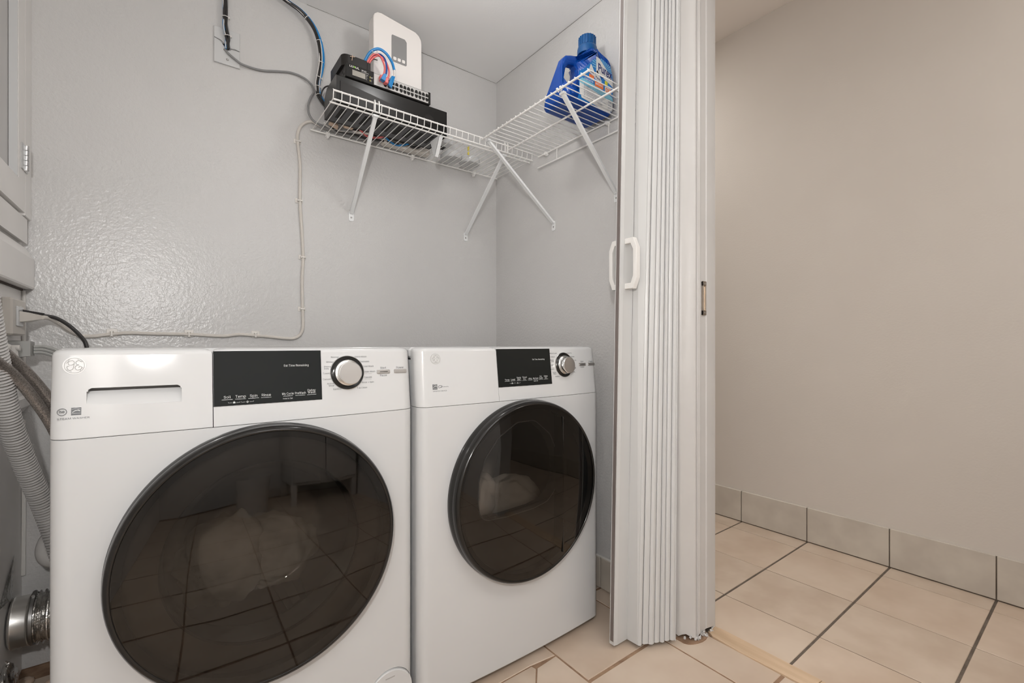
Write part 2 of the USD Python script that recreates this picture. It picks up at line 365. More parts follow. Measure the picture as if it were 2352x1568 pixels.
sp = part(jb, 'strike_plate', [box(1.251, 1.2685, .731, .737, .944, .958, .001), box(1.251, 1.2685, .731, .737, 1.029, 1.043, .001), box(1.251, 1.2555, .731, .737, .944, 1.043, .001), box(1.265, 1.2685, .731, .737, .944, 1.043, .001), box(1.2555, 1.265, .7352, .737, .957, 1.03)], 'brass', False, label='small brass strike plate let into the jamb')
part(sp, 'screw', [lathe([(0, .0022), (.0028, .002), (.0035, 0)], (1.260, .732, z), 'y', 10) for z in (.951, 1.036)], 'screw')
th = thing('trim_2', kind='structure')
part(th, 'threshold_board', tile([(1.2785, .462), (1.3325, .456), (1.3325, .722), (1.326, .742), (1.290, .738), (1.2795, .720), (1.2745, .64)], .004), 'wood_bare', False)
part(th, 'threshold_board', tile([(1.2785, .4605), (1.3325, .4545), (1.3325, -.03), (1.2785, -.03)], .0035), 'wood_bare', False)

# ---- left wall: white cupboard, mouldings
XF = -.287
cb = thing('wall_cupboard', 'white built-in cupboard with recessed panel door at the upper left', 'cupboard', (XL, 1.3, 1.19))
part(cb, 'side_frame', box(XL - .002, XF, 1.6765, YB - .001, 1.186, ZC - .002, .0015), 'paint_left', False)
def ring_door(y0, y1, z0, z1, st, x0, x1):
    o = sbox(y0, z0, y1, z1).difference(sbox(y0 + st, z0 + st + .008, y1 - st, z1 - st)); return prism_x(o, x0, x1)
dr = part(cb, 'door', ring_door(.95, 1.674, 1.192, 2.06, .064, XL, XF), 'paint_left', False)
part(dr, 'door_panel', box(XL - .003, XF - .0165, .96, 1.664, 1.2, 2.05), 'trim_white', False)
part(dr, 'bead', [box(XF - .0155, XF - .0005, 1.6045, 1.6102, 1.266, 1.99), ], 'enamel', False, label='bright painted inner edge of the cupboard door')
part(cb, 'hinge', [box(XF, XF + .003, 1.635, 1.659, 1.295, 1.359, .0008), box(XF, XF + .003, 1.666, 1.69, 1.295, 1.359, .0008)] + [lathe([(0, 0), (.0052, 0), (.0052, .0115), (0, .0115)], (XF + .0045, 1.6625, 1.296 + k * .0128), 'z', 12, 1) for k in range(5)], 'hinge_steel', 40)
tr = thing('trim_3', kind='structure')
part(tr, 'moulding', prism_y([(XL - .002, 1.126), (XF - .004, 1.120), (XF - .004, 1.184), (XF - .010, 1.1875), (XL - .002, 1.1875)], .6, 1.722), 'paint_left', False)
part(tr, 'moulding', prism_y([(XL - .002, 1.004), (XF + .004, 1.004), (XF + .006, 1.008), (XF + .006, 1.082), (XF - .010, 1.112), (XL - .002, 1.112)], .6, 1.7395), 'paint_left', False)
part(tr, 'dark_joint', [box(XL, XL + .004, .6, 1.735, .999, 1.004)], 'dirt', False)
tr = thing('trim_4', kind='structure')
part(tr, 'chair_rail', prism_y([(XL - .002, .682), (XL + .008, .684), (XL + .014, .694), (XL + .019, .700), (XL + .020, .722), (XL + .014, .728), (XL + .012, .742), (XL - .002, .748)], .6, 1.722), 'paint_left', False)

# ---- accordion door, folded up against the jamb
dk = thing('door_1', 'white plastic accordion door folded against the jamb', None, (1.09, .8, 0), kind='structure')
Z0, Z1 = .014, 2.045
lean = lambda p, dx: np.array(p) + [dx, 0]
def slat(bot, top, thick, name='slat', material='pvc'):
    """a vertical panel from a plan segment at the bottom to one at the top"""
    rings = []
    for (a, b), z in ((bot, Z0), (top, Z1)):
        a, b = np.array(a), np.array(b); d = (b - a) / np.linalg.norm(b - a); nn = np.array([-d[1], d[0]]) * thick / 2; e = d * min(thick * .3, .0012)
        rings.append(np.column_stack([[a - nn + e, a - nn * .4, a + nn * .4, a + nn + e, b + nn - e, b + nn * .4, b - nn * .4, b - nn - e], np.full(8, z)]))
    return loft(rings)
# lead post with its magnet strip
LX = .050          # how far the leading edge leans over its height
pb = [(1.0005, .852), (1.0005, .8685), (1.012, .8685), (1.054, .8645), (1.054, .8495), (1.012, .8495)]
part(dk, 'lead_post', loft([np.column_stack([pb, np.full(6, Z0)]), np.column_stack([np.array(pb) + [LX, 0], np.full(6, Z1)])]), 'pvc', False)
gp = [(.9995, .8545), (.9995, .8650), (1.003, .8650), (1.003, .8545)]
part(dk, 'magnet_strip', loft([np.column_stack([gp, np.full(4, Z0 + .01)]), np.column_stack([np.array(gp) + [LX, 0], np.full(4, Z1)])]), 'pvc_groove', False, label='dark magnetic strip down the leading edge')
def handle(y, sgn):
    o = Polygon([(0, 1.016), (.030, 1.016), (.042, 1.046), (.042, 1.132), (.030, 1.160), (0, 1.160)]); i = Polygon([(-.01, 1.032), (.021, 1.032), (.029, 1.052), (.029, 1.126), (.021, 1.144), (-.01, 1.144)])
    m = pillow(o.difference(i), .0085, .0022, 2); v = np.asarray(m.vertices)
    lx = LX * (1.09 - Z0) / (Z1 - Z0)
    return trimesh.Trimesh(np.stack([1.026 + lx + v[:, 1], y + sgn * v[:, 0], v[:, 2]], 1), m.faces, process=False)
part(dk, 'handle', handle(.851, -1), 'pvc_handle', 30, label='white octagonal pull handle facing the room')
part(dk, 'handle', handle(.8665, 1), 'pvc_handle', 30, label='white octagonal pull handle facing the closet')
# folds: the front edges seen from the room, with the panels running back from them
fb = [(1.056, .813), (1.070, .809), (1.085, .799), (1.103, .792), (1.119, .786), (1.131, .778), (1.145, .771), (1.158, .762)]
ft = [(1.121 + .004, .813), (1.137, .809), (1.149, .800), (1.158, .793), (1.166, .787), (1.171, .780), (1.180, .773), (1.186, .764)]
part(dk, 'slat', slat(((1.055, .8505), (1.057, .8145)), ((1.1085, .8505), (1.1255, .8145)), .003), 'pvc', False)
def fold(a, b, back, bulge):
    """plan of one fold seen from the room: a narrow bowed front face with two walls running back"""
    a, b, back = np.array(a), np.array(b), np.array(back); d = (b - a) / np.linalg.norm(b - a); nn = np.array([d[1], -d[0]])
    if nn[1] > 0: nn = -nn
    a, b = a + d * .0007, b - d * .0007; e = d * .0016; i = -nn * .0018
    out = [a + back, a - nn * .0012, a + e - nn * 0, (a + b) / 2 - d * .0016 + nn * bulge, (a + b) / 2 + d * .0016 + nn * bulge, b - e, b - nn * .0012, b + back]
    inn = [b + back - e, b - e + i, (a + b) / 2 + i, a + e + i, a + back + e]
    return np.array(out + inn)
for k in range(len(fb) - 1):
    back = np.array([.026, .050])
    p, q = fold(fb[k], fb[k + 1], back, (.0022, .0008, .0026, .001, .0024, .0012, .002)[k]), fold(ft[k], ft[k + 1], back * .9, (.0022, .0008, .0026, .001, .0024, .0012, .002)[k])
    m_, n_ = len(p), 8; zj = Z0 + R.uniform(-.002, .003)
    o_, tr_ = trimesh.creation.triangulate_polygon(Polygon(p).buffer(0)), None
    V_ = np.vstack([np.column_stack([p + (q - p) * t_, np.full(m_, zj + (Z1 - zj) * t_)]) for t_ in np.linspace(0, 1, n_)]); F_ = []
    for i in range(n_ - 1):
        for j in range(m_):
            j2 = (j + 1) % m_; F_ += [(i * m_ + j, i * m_ + j2, (i + 1) * m_ + j2), (i * m_ + j, (i + 1) * m_ + j2, (i + 1) * m_ + j)]
    mm = trimesh.Trimesh(V_, F_, process=False)
    capv, capf = o_; mm = trimesh.util.concatenate([mm, trimesh.Trimesh(np.column_stack([capv, np.full(len(capv), zj)]), capf, process=False)])
    part(dk, 'slat', mm, 'pvc', False)
part(dk, 'slat', slat(((1.158, .762), (1.189, .80)), ((1.1865, .764), (1.195, .80)), .003), 'pvc', False)
part(dk, 'track', box(XL, 1.2, .80, .845, 2.046, ZC, .002), 'pvc', False)

# ================================================================ WASHING MACHINE AND DRYER
def machine(kind, X0, W, YF, DX):
    wash = kind == 'washer'
    HW = W / 2; XC = X0 + HW; H, ZP = .851, .712
    def bowy(x): return YF - .011 * (1 - np.clip((x - XC) / HW, -1, 1) ** 2)
    def surf(x, z): return bowy(x) + np.clip((z - ZP) / .139, 0, 1) * .017
    m = thing('washing_machine' if wash else 'tumble_dryer',
              'white front-load washing machine with round dark glass door, the nearer one on the left' if wash else 'white front-load tumble dryer with round dark door beside the folded accordion door',
              'washing machine' if wash else 'dryer', (XC, YF + .3, 0))
    def plan(ins, x0=X0, x1=X0 + W, rl=.024, rr=.024, yb=None, n=24):
        yb = YF + .05 if yb is None else yb
        x0, x1 = x0 + ins, x1 - ins; pts = [(x1, yb), (x0, yb)]
        if rl > 0:
            t = np.linspace(0, np.pi / 2, 9); xx = x0 + rl * (1 - np.cos(t)); pts += [(x, bowy(x) + ins + rl * (1 - np.sin(q))) for x, q in zip(xx, t)]
        else: pts.append((x0, bowy(x0) + ins))
        for x in np.linspace(x0 + max(rl, 0), x1 - max(rr, 0), n)[1:-1]: pts.append((x, bowy(x) + ins))
        if rr > 0:
            t = np.linspace(np.pi / 2, 0, 9); xx = x1 - rr * (1 - np.cos(t)); pts += [(x, bowy(x) + ins + rr * (1 - np.sin(q))) for x, q in zip(xx, t)]
        else: pts.append((x1, bowy(x1) + ins))
        return np.array(pts)
    def shell(zs, **k):
        """zs: (z, inset, shear)"""
        rings = []
        for z, ins, sh in zs:
            p = plan(ins, **k); y = p[:, 1] + np.where(p[:, 1] < YF + .0399, sh, 0); rings.append(np.column_stack([p[:, 0], y, np.full(len(p), z)]))
        return loft(rings)
    CX, CZ, RD = XC + (.0 if wash else .003), .475, .236
    # lower front with the round opening
    front = man(shell([(.026, .002, 0), (.029, 0, 0), (ZP - .0015, 0, 0), (ZP - .0008, .0008, 0)], yb=YF + .045))
    hole = m3.Manifold.cylinder(.2, .205, .205, 64).rotate((90, 0, 0)).translate((CX, YF + .12, CZ))
    front = front - hole
    if wash:
        FX, FZ = X0 + .5375, .088
        front = front - (m3.Manifold.cylinder(.03, .0535, .0535, 48).rotate((90, 0, 0)).translate((FX, YF + .010, FZ)) - m3.Manifold.cylinder(.04, .0525, .0525, 48).rotate((90, 0, 0)).translate((FX, YF + .014, FZ)))
    part(m, 'front_panel', front, 'enamel', 25)
    YBK = YF + .575
    part(m, 'side_panel', box(X0 + .001, X0 + .004, YF + .045, YBK, .022, .822), 'enamel_side', False)
    part(m, 'side_panel', box(X0 + W - .004, X0 + W - .001, YF + .045, YBK, .022, .822), 'enamel_side', False)
    part(m, 'back_panel', box(X0 + .002, X0 + W - .002, YBK - .003, YBK, .03, .82), 'enamel_side', False)
    part(m, 'base', box(X0 + .006, X0 + W - .006, YF + .02, YBK - .004, .020, .028), 'enamel_side', False)
    for fx in (X0 + .06, X0 + W - .06):
        for fy in (YF + .07, YBK - .07): part(m, 'foot', lathe([(0, 0), (.02, 0), (.02, .008), (.012, .010), (.012, .0215), (0, .0215)], (fx, fy, 0), 'z', 16, 1), 'black_satin')
    part(m, 'top_panel', box(X0 + .001, X0 + W - .001, YF + .058, YBK + .005, .824, H + .0005, .007), 'enamel', 25)
    # control panel: leans back, rounded along the top
    zs = [(ZP, .0008, 0), (ZP + .001, 0, 0), (H - .010, 0, .0157), (H - .0055, .0012, .0163), (H - .0025, .0036, .0166), (H - .0006, .0075, .0168), (H, .012, .017)]
    DV = X0 + .210 + (DX if not wash else 0)
    if wash:
        dw = man(shell(zs, x1=DV - .0006, rr=0))
        # grip: a slot under the top edge, a scoop that slopes out below it
        g0, g1 = X0 + .0435, X0 + .165
        sc = trimesh.convex.convex_hull(np.array([(x, y, z) for x in (g0, g1) for y, z in ((YF - .05, .7605), (surf(XC - .2, .7605) - .0005, .7605), (surf(XC - .2, .784) + .016, .784), (YF - .05, .784))] ))
        slot = trimesh.convex.convex_hull(np.array([(x, y, z) for y in (YF - .05, YF + .04) for x, z in ((g0 + .0015, .7838), (g1 - .0015, .7838), (g1 - .002, .787), (g1 - .006, .7893), (g0 + .006, .7893), (g0 + .002, .787))]))
        part(m, 'detergent_drawer', dw - man(sc) - man(slot), 'plastic_white', 25)
        dpath = m + '/detergent_drawer'
        part(dpath, 'grip_slot', box(g0 - .002, g1 + .002, YF + .030, YF + .035, .778, .792), 'recess_grey', False, label='dark slot above the drawer grip')
    else:
        part(m, 'left_fascia', shell(zs, x1=DV - .0004, rr=0), 'plastic_white', 25)
    part(m, 'control_panel', shell(zs, x0=DV + .0006 if wash else DV + .0004, rl=0), 'plastic_white', 25)
    # ---- things on the panel: mapped on its curved surface
    def onto(v, f, lift=0.):
        x, z = X0 + v[:, 0], v[:, 1]
        return trimesh.Trimesh(np.stack([x, surf(x, z) - lift - v[:, 2], z], 1), np.asarray(f), process=False)
    def decal(poly, lift=0., d=.0004):
        out = []
        for g in (poly.geoms if hasattr(poly, 'geoms') else [poly]):
            a0, _, a1, _ = g.bounds; cuts = [g] if a1 - a0 < .03 else [g.intersection(sbox(a0 + i * .0125, 0, a0 + (i + 1) * .0125, 2)) for i in range(int((a1 - a0) / .0125) + 1)]
            for h in cuts:
                for q in (h.geoms if hasattr(h, 'geoms') else [h]):
                    if q.geom_type != 'Polygon' or q.area < 1e-10: continue
                    e = prism(q, 0, d); out.append(onto(np.asarray(e.vertices), e.faces, lift))
        return trimesh.util.concatenate(out)
    def words(items, lift=0.):
        out = []
        for it in items:
            s, x, z, h = it[:4]; o = dict(it[4]) if len(it) > 4 else {}
            v, f = text2d(s, x, z, h, **o); out.append(onto(v, f, lift))
        return out
    d0, d1 = .2108 + DX, .3945 + DX
    dp = sbox(d0, .7478, d1, .8462)
    disp = part(m, 'display', decal(dp, 0, .0014), 'display_black', 25, label='glossy black display with white lettering')
    if wash:
        T = [('Est Time Remaining', .3258, .8153, .0042, {'width': .0448}), ('Soil', .2315, .7612, .0046, {'anchor': 'c'}), ('Temp', .2524, .7612, .0046, {'anchor': 'c'}), ('Spin', .2733, .7612, .0046, {'anchor': 'c'}), ('Rinse', .2942, .7612, .0046, {'anchor': 'c'}),
             ('My Cycle', .3315, .7612, .0044, {'anchor': 'c', 'width': .0205}), ('PreWash', .3540, .7612, .0044, {'anchor': 'c', 'width': .0195}), ('Delay', .3750, .7655, .0042, {'anchor': 'c'}), ('Wash', .3750, .7612, .0042, {'anchor': 'c'}), ('Hold to Set', .3315, .7530, .0026, {'anchor': 'c', 'width': .017})]
        und = [(.2228, .2399), (.2436, .2605), (.2645, .2819), (.2855, .3027), (.323, .340), (.3448, .3627), (.3663, .3835)]; uz = .7588
        br = [(.2330, .2515, .2422), (.2535, .2730, .2632)]
    else:
        T = [('Est Time Remaining', .3285 + DX, .8153, .0038, {'width': .0440})]
        for s, x in (('Temp', .2385), ('Level', .2575), ('eDry', .3155), ('My Cycle', .3350)): T.append((s, x + DX, .7640, .0040, {'anchor': 'c', **({'width': .018} if s == 'My Cycle' else {})}))
        for s, s2, x in (('Damp', 'Alert', .2770), ('Timed', 'Dry', .2960), ('Ext', 'Tumble', .3540), ('Delay', 'Dry', .3725)): T += [(s, x + DX, .7685, .0038, {'anchor': 'c'}), (s2, x + DX, .7640, .0036, {'anchor': 'c', **({'width': .014} if s2 == 'Tumble' else {})})]
        T.append(('Hold to Set', .3350 + DX, .7575, .0024, {'anchor': 'c', 'width': .015}))
        und = [(x - .0078 + DX, x + .0078 + DX) for x in (.2385, .2575, .2770, .2960, .3155, .3350, .3540, .3725)]; uz = .7620
        br = [(.2470 + DX, .2610 + DX, .2540 + DX), (.2640 + DX, .2800 + DX, .2720 + DX)]
    L = words(T, .0014) + [decal(sbox(a, uz - .0003, b, uz + .0004), .0014) for a, b in und]
    for a, b, cc in br:
        zz = uz - .0062
        L += [decal(sbox(a, zz, cc - .003, zz + .0004), .0014), decal(sbox(cc + .003, zz, b, zz + .0004), .0014), decal(sbox(a, zz, a + .0004, zz + .0018), .0014), decal(sbox(b - .0004, zz, b, zz + .0018), .0014)]
    cc, zz = br[0][2], uz - .0062
    L += [decal(sbox(cc - .0018, zz - .001, cc + .0018, zz + .0013), .0014), decal(Point(cc, zz + .0014).buffer(.0014).difference(Point(cc, zz + .0014).buffer(.0008)), .0014)]
    cc = br[1][2]; L.append(decal(Point(cc, zz + .0003).buffer(.0017).difference(Point(cc, zz + .0003).buffer(.0009)), .0014))
    part(disp, 'lettering', L, 'print_white', False, label='white lettering on the display')
    # dial
    kx, kz = .4472 + DX * 1.1, .7995
    yk = float(surf(X0 + kx, kz)); kc = (X0 + kx, yk, kz)
    def seat(t):
        v = np.array(t.vertices); v[:, 1] += surf(v[:, 0], v[:, 2]) - yk; return trimesh.Trimesh(v, t.faces, process=False)
    dial = part(m, 'dial', seat(lathe([(.0222, .0246), (.0236, .0236), (.0238, .0222), (.0228, .0212), (.0226, .0090), (.0262, .0080), (.0270, .0066), (.0270, .001)], kc, 'y', 64)), 'chrome', 40, label='chrome rotary dial with brushed face')
    part(dial, 'dial_face', seat(lathe([(0, .0250), (.012, .0250), (.0220, .0248), (.0224, .0240)], kc, 'y', 64)), 'brushed', 40)
    part(dial, 'dial_ring', seat(lathe([(.0255, .0016), (.0335, .0030), (.0345, .0026), (.0350, 0)], kc, 'y', 64)), 'rim_black', 40)
    part(dial, 'dial_bezel', seat(lathe([(.0343, .0026), (.0350, .0032), (.0358, .002), (.0360, 0)], kc, 'y', 64)), 'chrome', 40)
    # buttons
    btn = rrect(0, .0305, 0, .0085, .0022)
    for nm, bx in (('start_button', .5115 + DX), ('power_button', .5520 + DX)):
        bt = part(m, nm, onto_p(pillow(affinity.translate(btn, bx, .7940), .0030, .0016, 3), X0, surf), 'button_metal', 30)
        if nm == 'start_button': part(bt, 'light_bar', decal(rrect(bx + .0065, bx + .0245, .7975, .7990, .0006), .0030), 'recess_dark', False)
    # lettering round the dial
    if wash:
        left = [('Normal', .4150, .8305), ('Whites', .4050, .8205), ('Heavy', .4005, .8115), ('Duty', .4005, .8073), ('Towels', .3975, .7975), ('Casuals', .3975, .7858), ('Active', .4055, .7765), ('Wear', .4085, .7722), ('Sanitize', .4170, .7648)]
        left = [(s, x, z, .0034, {}) for s, x, z in left]
        right = [(s, x, z, .0034, {}) for s, x, z in (('Quick Wash', .4640, .8305), ('Delicates', .4755, .8200), ('Cold Wash', .4815, .8095), ('Stain Wash', .4840, .7980), ('Casuals', .4830, .7862), ('Rinse + Spin', .4775, .7755), ('Tub Clean', .4665, .7645))]
        small = [('With Steam', .4845, .7945, .0021, {}), ('With Steam', .4835, .7828, .0021, {})]
    else:
        left = [(s, x + DX, z, .0034, {'anchor': 'r'}) for s, x, z in (('Mixed Loads', .4235, .8312), ('Cottons', .4140, .8212), ('Heavy', .4090, .8122), ('Duty', .4090, .8080), ('Towels', .4070, .7982), ('Casuals', .4080, .7868), ('Active', .4150, .7772), ('Wear', .4150, .7730), ('Sanitize', .4270, .7655))]
        right = [(s, x + DX, z, .0034, {}) for s, x, z in (('Quick Dry', .4640, .8312), ('Delicates', .4755, .8205), ('Warm Up', .4815, .8095), ('Fluff', .4835, .7985), ('Air Fluff', .4815, .7868), ('Rack Dry', .4735, .7755))]
        small = []
    lab = [('Start', .5268 + DX, .8045, .0046, {'anchor': 'c'}), ('Power', .5672 + DX, .8040, .0046, {'anchor': 'c'}), ('Pause', .5268 + DX, .7882, .0042, {'anchor': 'c'})]
    part(m, 'panel_lettering', words(left + right + lab), 'print_grey', False, label='small dark lettering round the dial and buttons')
    if small: part(m, 'panel_lettering', words(small), 'print_light', False)
    # badge: round monogram
    gx, gz, gr = (.0290, .8255, .0138) if wash else (.0450, .8240, .0128)
    bm, lm = ('badge', 'badge_grey') if wash else ('badge_grey', 'badge')
    bd = part(m, 'badge', decal(Point(gx, gz).buffer(gr, quad_segs=24), 0, .0007), bm, 30, label='round maker\'s monogram badge')
    def curl(pts, r=.00055):
        q = np.array([(gx + a * gr, gz + b * gr) for a, b in pts]); p3 = np.column_stack([X0 + q[:, 0], surf(X0 + q[:, 0], q[:, 1]) - .0008, q[:, 1]]); return tube(p3, r, 6, 6)
    strokes = [[(-.62, -.28), (-.42, -.52), (-.14, -.40), (-.05, 0), (-.02, .40), (-.22, .56), (-.50, .40), (-.46, .10), (-.22, .06), (-.05, .20)],
               [(.58, .40), (.36, .56), (.12, .40), (.16, .16), (.36, .06), (.14, -.04), (.06, -.30), (.26, -.52), (.56, -.40), (.60, -.16), (.44, -.10), (.36, -.24)],
               [(-.62, -.28), (-.60, -.10), (-.44, -.06)]]
    ring = [(.84 * math.cos(t), .84 * math.sin(t)) for t in np.linspace(0, 2 * np.pi, 25)]
    part(bd, 'monogram', [curl(s) for s in strokes] + [curl(ring, .0004)] + [curl([(.84 * math.cos(t), .84 * math.sin(t)), (.70 * math.cos(t + .35), .70 * math.sin(t + .35)), (.74 * math.cos(t + .7), .74 * math.sin(t + .7))], .0004) for t in (.5, 2.1, 3.7, 5.3)], lm)
    if wash:
        hc = Point(.0158, .7545)
        mk = [decal(affinity.scale(hc.buffer(.0058, quad_segs=20).difference(hc.buffer(.0049, quad_segs=20)), 1, .95))] + words([('he', .0158, .7531, .0040, {'anchor': 'c', 'bold': True}), ('STEAM WASHER', .0104, .7428, .0027, {'width': .0372})])
        ex, ez, es = .0320, .7545, .0058
    else:
        mk = words([('VENTED DRYER', .0340, .7468, .0026, {'width': .0360})]); ex, ez, es = .0400, .7582, .0060
        sw = [[(.0485, .7565), (.0500, .7600), (.0550, .7610), (.0585, .7590), (.0560, .7570)], [(.0490, .7552), (.0530, .7560), (.0575, .7572), (.0585, .7585)]]
        for q in sw:
            q = np.array(q); p3 = np.column_stack([X0 + q[:, 0], surf(X0 + q[:, 0], q[:, 1]) - .0003, q[:, 1]]); mk.append(tube(p3, .0006, 5, 6))
        mk += words([('SensorDry', .0605, .7568, .0020, {'width': .0145})])
    sq = sbox(ex - es, ez - es, ex + es, ez + es).difference(sbox(ex - es * .9, ez - es * .55, ex + es * .9, ez - es * .45))
    arc = Polygon([(ex - es * .85, ez - es * .2), (ex - es * .2, ez + es * .35), (ex + es * .5, ez + es * .45), (ex + es * .85, ez + es * .1), (ex + es * .75, ez - es * .05), (ex + es * .3, ez + es * .2), (ex - es * .2, ez + es * .1), (ex - es * .75, ez - es * .35)])
    arc2 = Polygon([(ex - es * .9, ez + es * .5), (ex, ez + es * .78), (ex + es * .9, ez + es * .5), (ex + es * .9, ez + es * .6), (ex, ez + es * .88), (ex - es * .9, ez + es * .6)])
    part(m, 'panel_marking', mk + [decal(sq.difference(arc).difference(arc2))], 'print_grey', False, label='small grey printed marks at the left of the panel')
    # ---- door: rim, glass, inner bowl
    yc = float(bowy(CX)) ; dc = (CX, YF - .004, CZ)
    S = RD / .236
    rim = lathe([(.2050, -.006), (.2310, -.006), (.2345, -.001), (.2360, .006), (.2362, .014), (.2335, .020), (.2335, .022), (.2352, .028), (.2335, .036), (.2305, .0405), (.2275, .0420), (.2252, .0415), (.2240, .0402), (.2230, .036), (.212, .030)], dc, 'y', 120)
    door = part(m, 'door', rim, 'rim_black', 30, label='round black door rim')
    gl = lathe([(0, .0485), (.06, .0480), (.12, .0465), (.17, .0445), (.2240, .0405)], dc, 'y', 96)
    if gl.face_normals[:, 1].mean() > 0: gl.invert()
    part(door, 'door_glass', gl, 'glass_dark', True, label='dark tinted door glass')
    back = lathe([(.2050, -.004), (.2200, .030), (.2225, .030), (.2225, -.004)], dc, 'y', 96)
    part(door, 'inner_ring', back, 'inner_black', 30)
    if wash:
        part(door, 'door_lining', lathe([(.164, .012), (.166, .016), (.172, .0165), (.210, .014), (.2215, .012), (.2215, .008), (.164, .008)], dc, 'y', 96), 'inner_black', 30)
        part(door, 'glass_bowl', lathe([(.165, .012), (.160, .002), (.148, -.020), (.140, -.050), (.130, -.080), (.110, -.094), (.060, -.102), (0, -.104)], dc, 'y', 72), 'glass_clear', True, label='clear glass bowl inside the door')
        part(m, 'gasket', lathe([(.203, .0), (.175, -.004), (.166, -.012), (.160, -.030), (.164, -.050), (.176, -.062), (.203, -.070)], dc, 'y', 72), 'gasket', 30)
    else:
        wp = Polygon([(.150, .52), (.147, .465), (.153, .428), (.173, .417), (.24, .413), (.327, .416), (.375, .425), (.400, .447), (.415, .475), (.4205, .513), (.410, .562), (.385, .612), (.33, .655), (.27, .655), (.21, .622), (.17, .575)]).buffer(.03, quad_segs=12).buffer(-.065, quad_segs=12).buffer(.035, quad_segs=12)
        pl = Point(CX - X0, CZ).buffer(.2215, quad_segs=24).difference(wp)
        lin = prism_y(affinity.translate(pl, X0, 0), YF - .014, YF - .008); part(door, 'door_lining', lin, 'inner_black', False)
        edge = prism_y(affinity.translate(wp.difference(wp.buffer(-.0025)), X0, 0), YF - .016, YF + .02); part(door, 'window_edge', edge, 'gasket', False)
        gv = box(X0 + .4015, X0 + .4065, YF - .0525, YF - .030, CZ - .178, CZ + .178, .001)
        gxp = X0 + .404 - CX
        part(door, 'grip_edge', box(X0 + .4025, X0 + .4060, YF - .0495, YF - .012, CZ - .186, CZ + .186, .001), 'rim_black', False, label='upright black edge of the door grip')
    # drum
    ribs = [lathe([(.196, -.03), (.196, -.40), (0, -.402)], dc, 'y', 72)]
    dm = part(m, 'drum', ribs, 'drum', 30)
    if wash:
        for a in (.9, 3.0, 5.1):
            p = np.array([(CX + .19 * math.cos(a), y, CZ + .19 * math.sin(a)) for y in (YF + .07, YF + .2, YF + .36)]); part(dm, 'paddle', tube(p, [.02, .03, .02], 8, 4), 'drum')
        part(m, 'filter_cover', lathe([(0, .0045), (.050, .0045), (.0518, .003), (.052, 0)], (FX, YF - .004, FZ), 'y', 48), 'enamel', 30)
        part(m + '/filter_cover', 'slot', box(FX - .011, FX + .010, YF - .0088, YF - .0082, FZ + .036, FZ + .0385), 'recess_grey', False)
    return m
def onto_p(mesh, X0, surf):
    v = np.asarray(mesh.vertices); x = X0 + v[:, 0]
    return trimesh.Trimesh(np.stack([x, surf(x, v[:, 2]) + v[:, 1], v[:, 2]], 1), mesh.faces, process=False)
machine('washer', -.144, .597, .974, 0.)
machine('dryer', .4640, .602, .966, .0065)
def cloth(c, r, seed, amp=.35):
    m = trimesh.creation.icosphere(4, 1.); v = np.asarray(m.vertices)
    d = 1 + amp * (meshkit.fbm(v * 1.6 + seed, 3) - .5) * 2 + .16 * (np.abs(meshkit.noise(v * np.array([3, 2, 1.4]) + seed * 2.) - .5) * 2 - .4)
    return trimesh.Trimesh(v * d[:, None] * r + c, m.faces, process=False)
single('laundry_pile', trimesh.util.concatenate([cloth(np.array([.10, 1.155, .40]), np.array([.085, .05, .095]), 3.), cloth(np.array([.20, 1.175, .385]), np.array([.09, .07, .085]), 9.)]), 'cloth_grey', 'grey laundry seen through the washing machine door', 'laundry', smooth=True)
single('laundry_pile', trimesh.util.concatenate([cloth(np.array([.665, 1.075, .425]), np.array([.085, .07, .085]), 5., .2), cloth(np.array([.80, 1.08, .395]), np.array([.105, .075, .080]), 8., .2)]), 'cloth_white', 'white laundry seen through the dryer door', 'laundry', smooth=True)

# ================================================================ WIRE SHELVES
ZD = 1.625
def rail(a, b, r, mm=None): return tube([a, b], r, 8, 2, False)
sh = thing('wire_shelf', 'white wire shelf on the back wall carrying the network gear', 'shelf', (.82, 1.6, 1.3))
part(sh, 'front_rail', rail((.417, 1.476, ZD + .027), (1.221, 1.476, ZD + .027), .003), 'wire_white')
part(sh, 'front_rail', rail((.416, 1.476, ZD - .001), (1.221, 1.476, ZD - .001), .003), 'wire_white')
part(sh, 'cross_rail', rail((.410, 1.495, ZD - .004), (1.221, 1.495, ZD - .004), .003), 'wire_white')
part(sh, 'back_rail', rail((.408, 1.733, ZD - .003), (1.221, 1.733, ZD - .003), .0032), 'wire_white')
for k in range(32):
    x = .4155 + k * .02585
    part(sh, 'wire', tube([(x, 1.735, ZD), (x, 1.482, ZD), (x, 1.476, ZD + .004), (x, 1.473, ZD + .026), (x, 1.477, ZD + .0305)], .0016, 6, 3, False), 'wire_white')
for x in (.468, .800, 1.095): part(sh, 'wall_clip', [box(x - .007, x + .007, 1.726, YB - .0005, ZD - .012, ZD + .004, .002), box(x - .004, x + .004, 1.728, 1.744, ZD - .019, ZD - .008, .002)], 'wire_white', False)
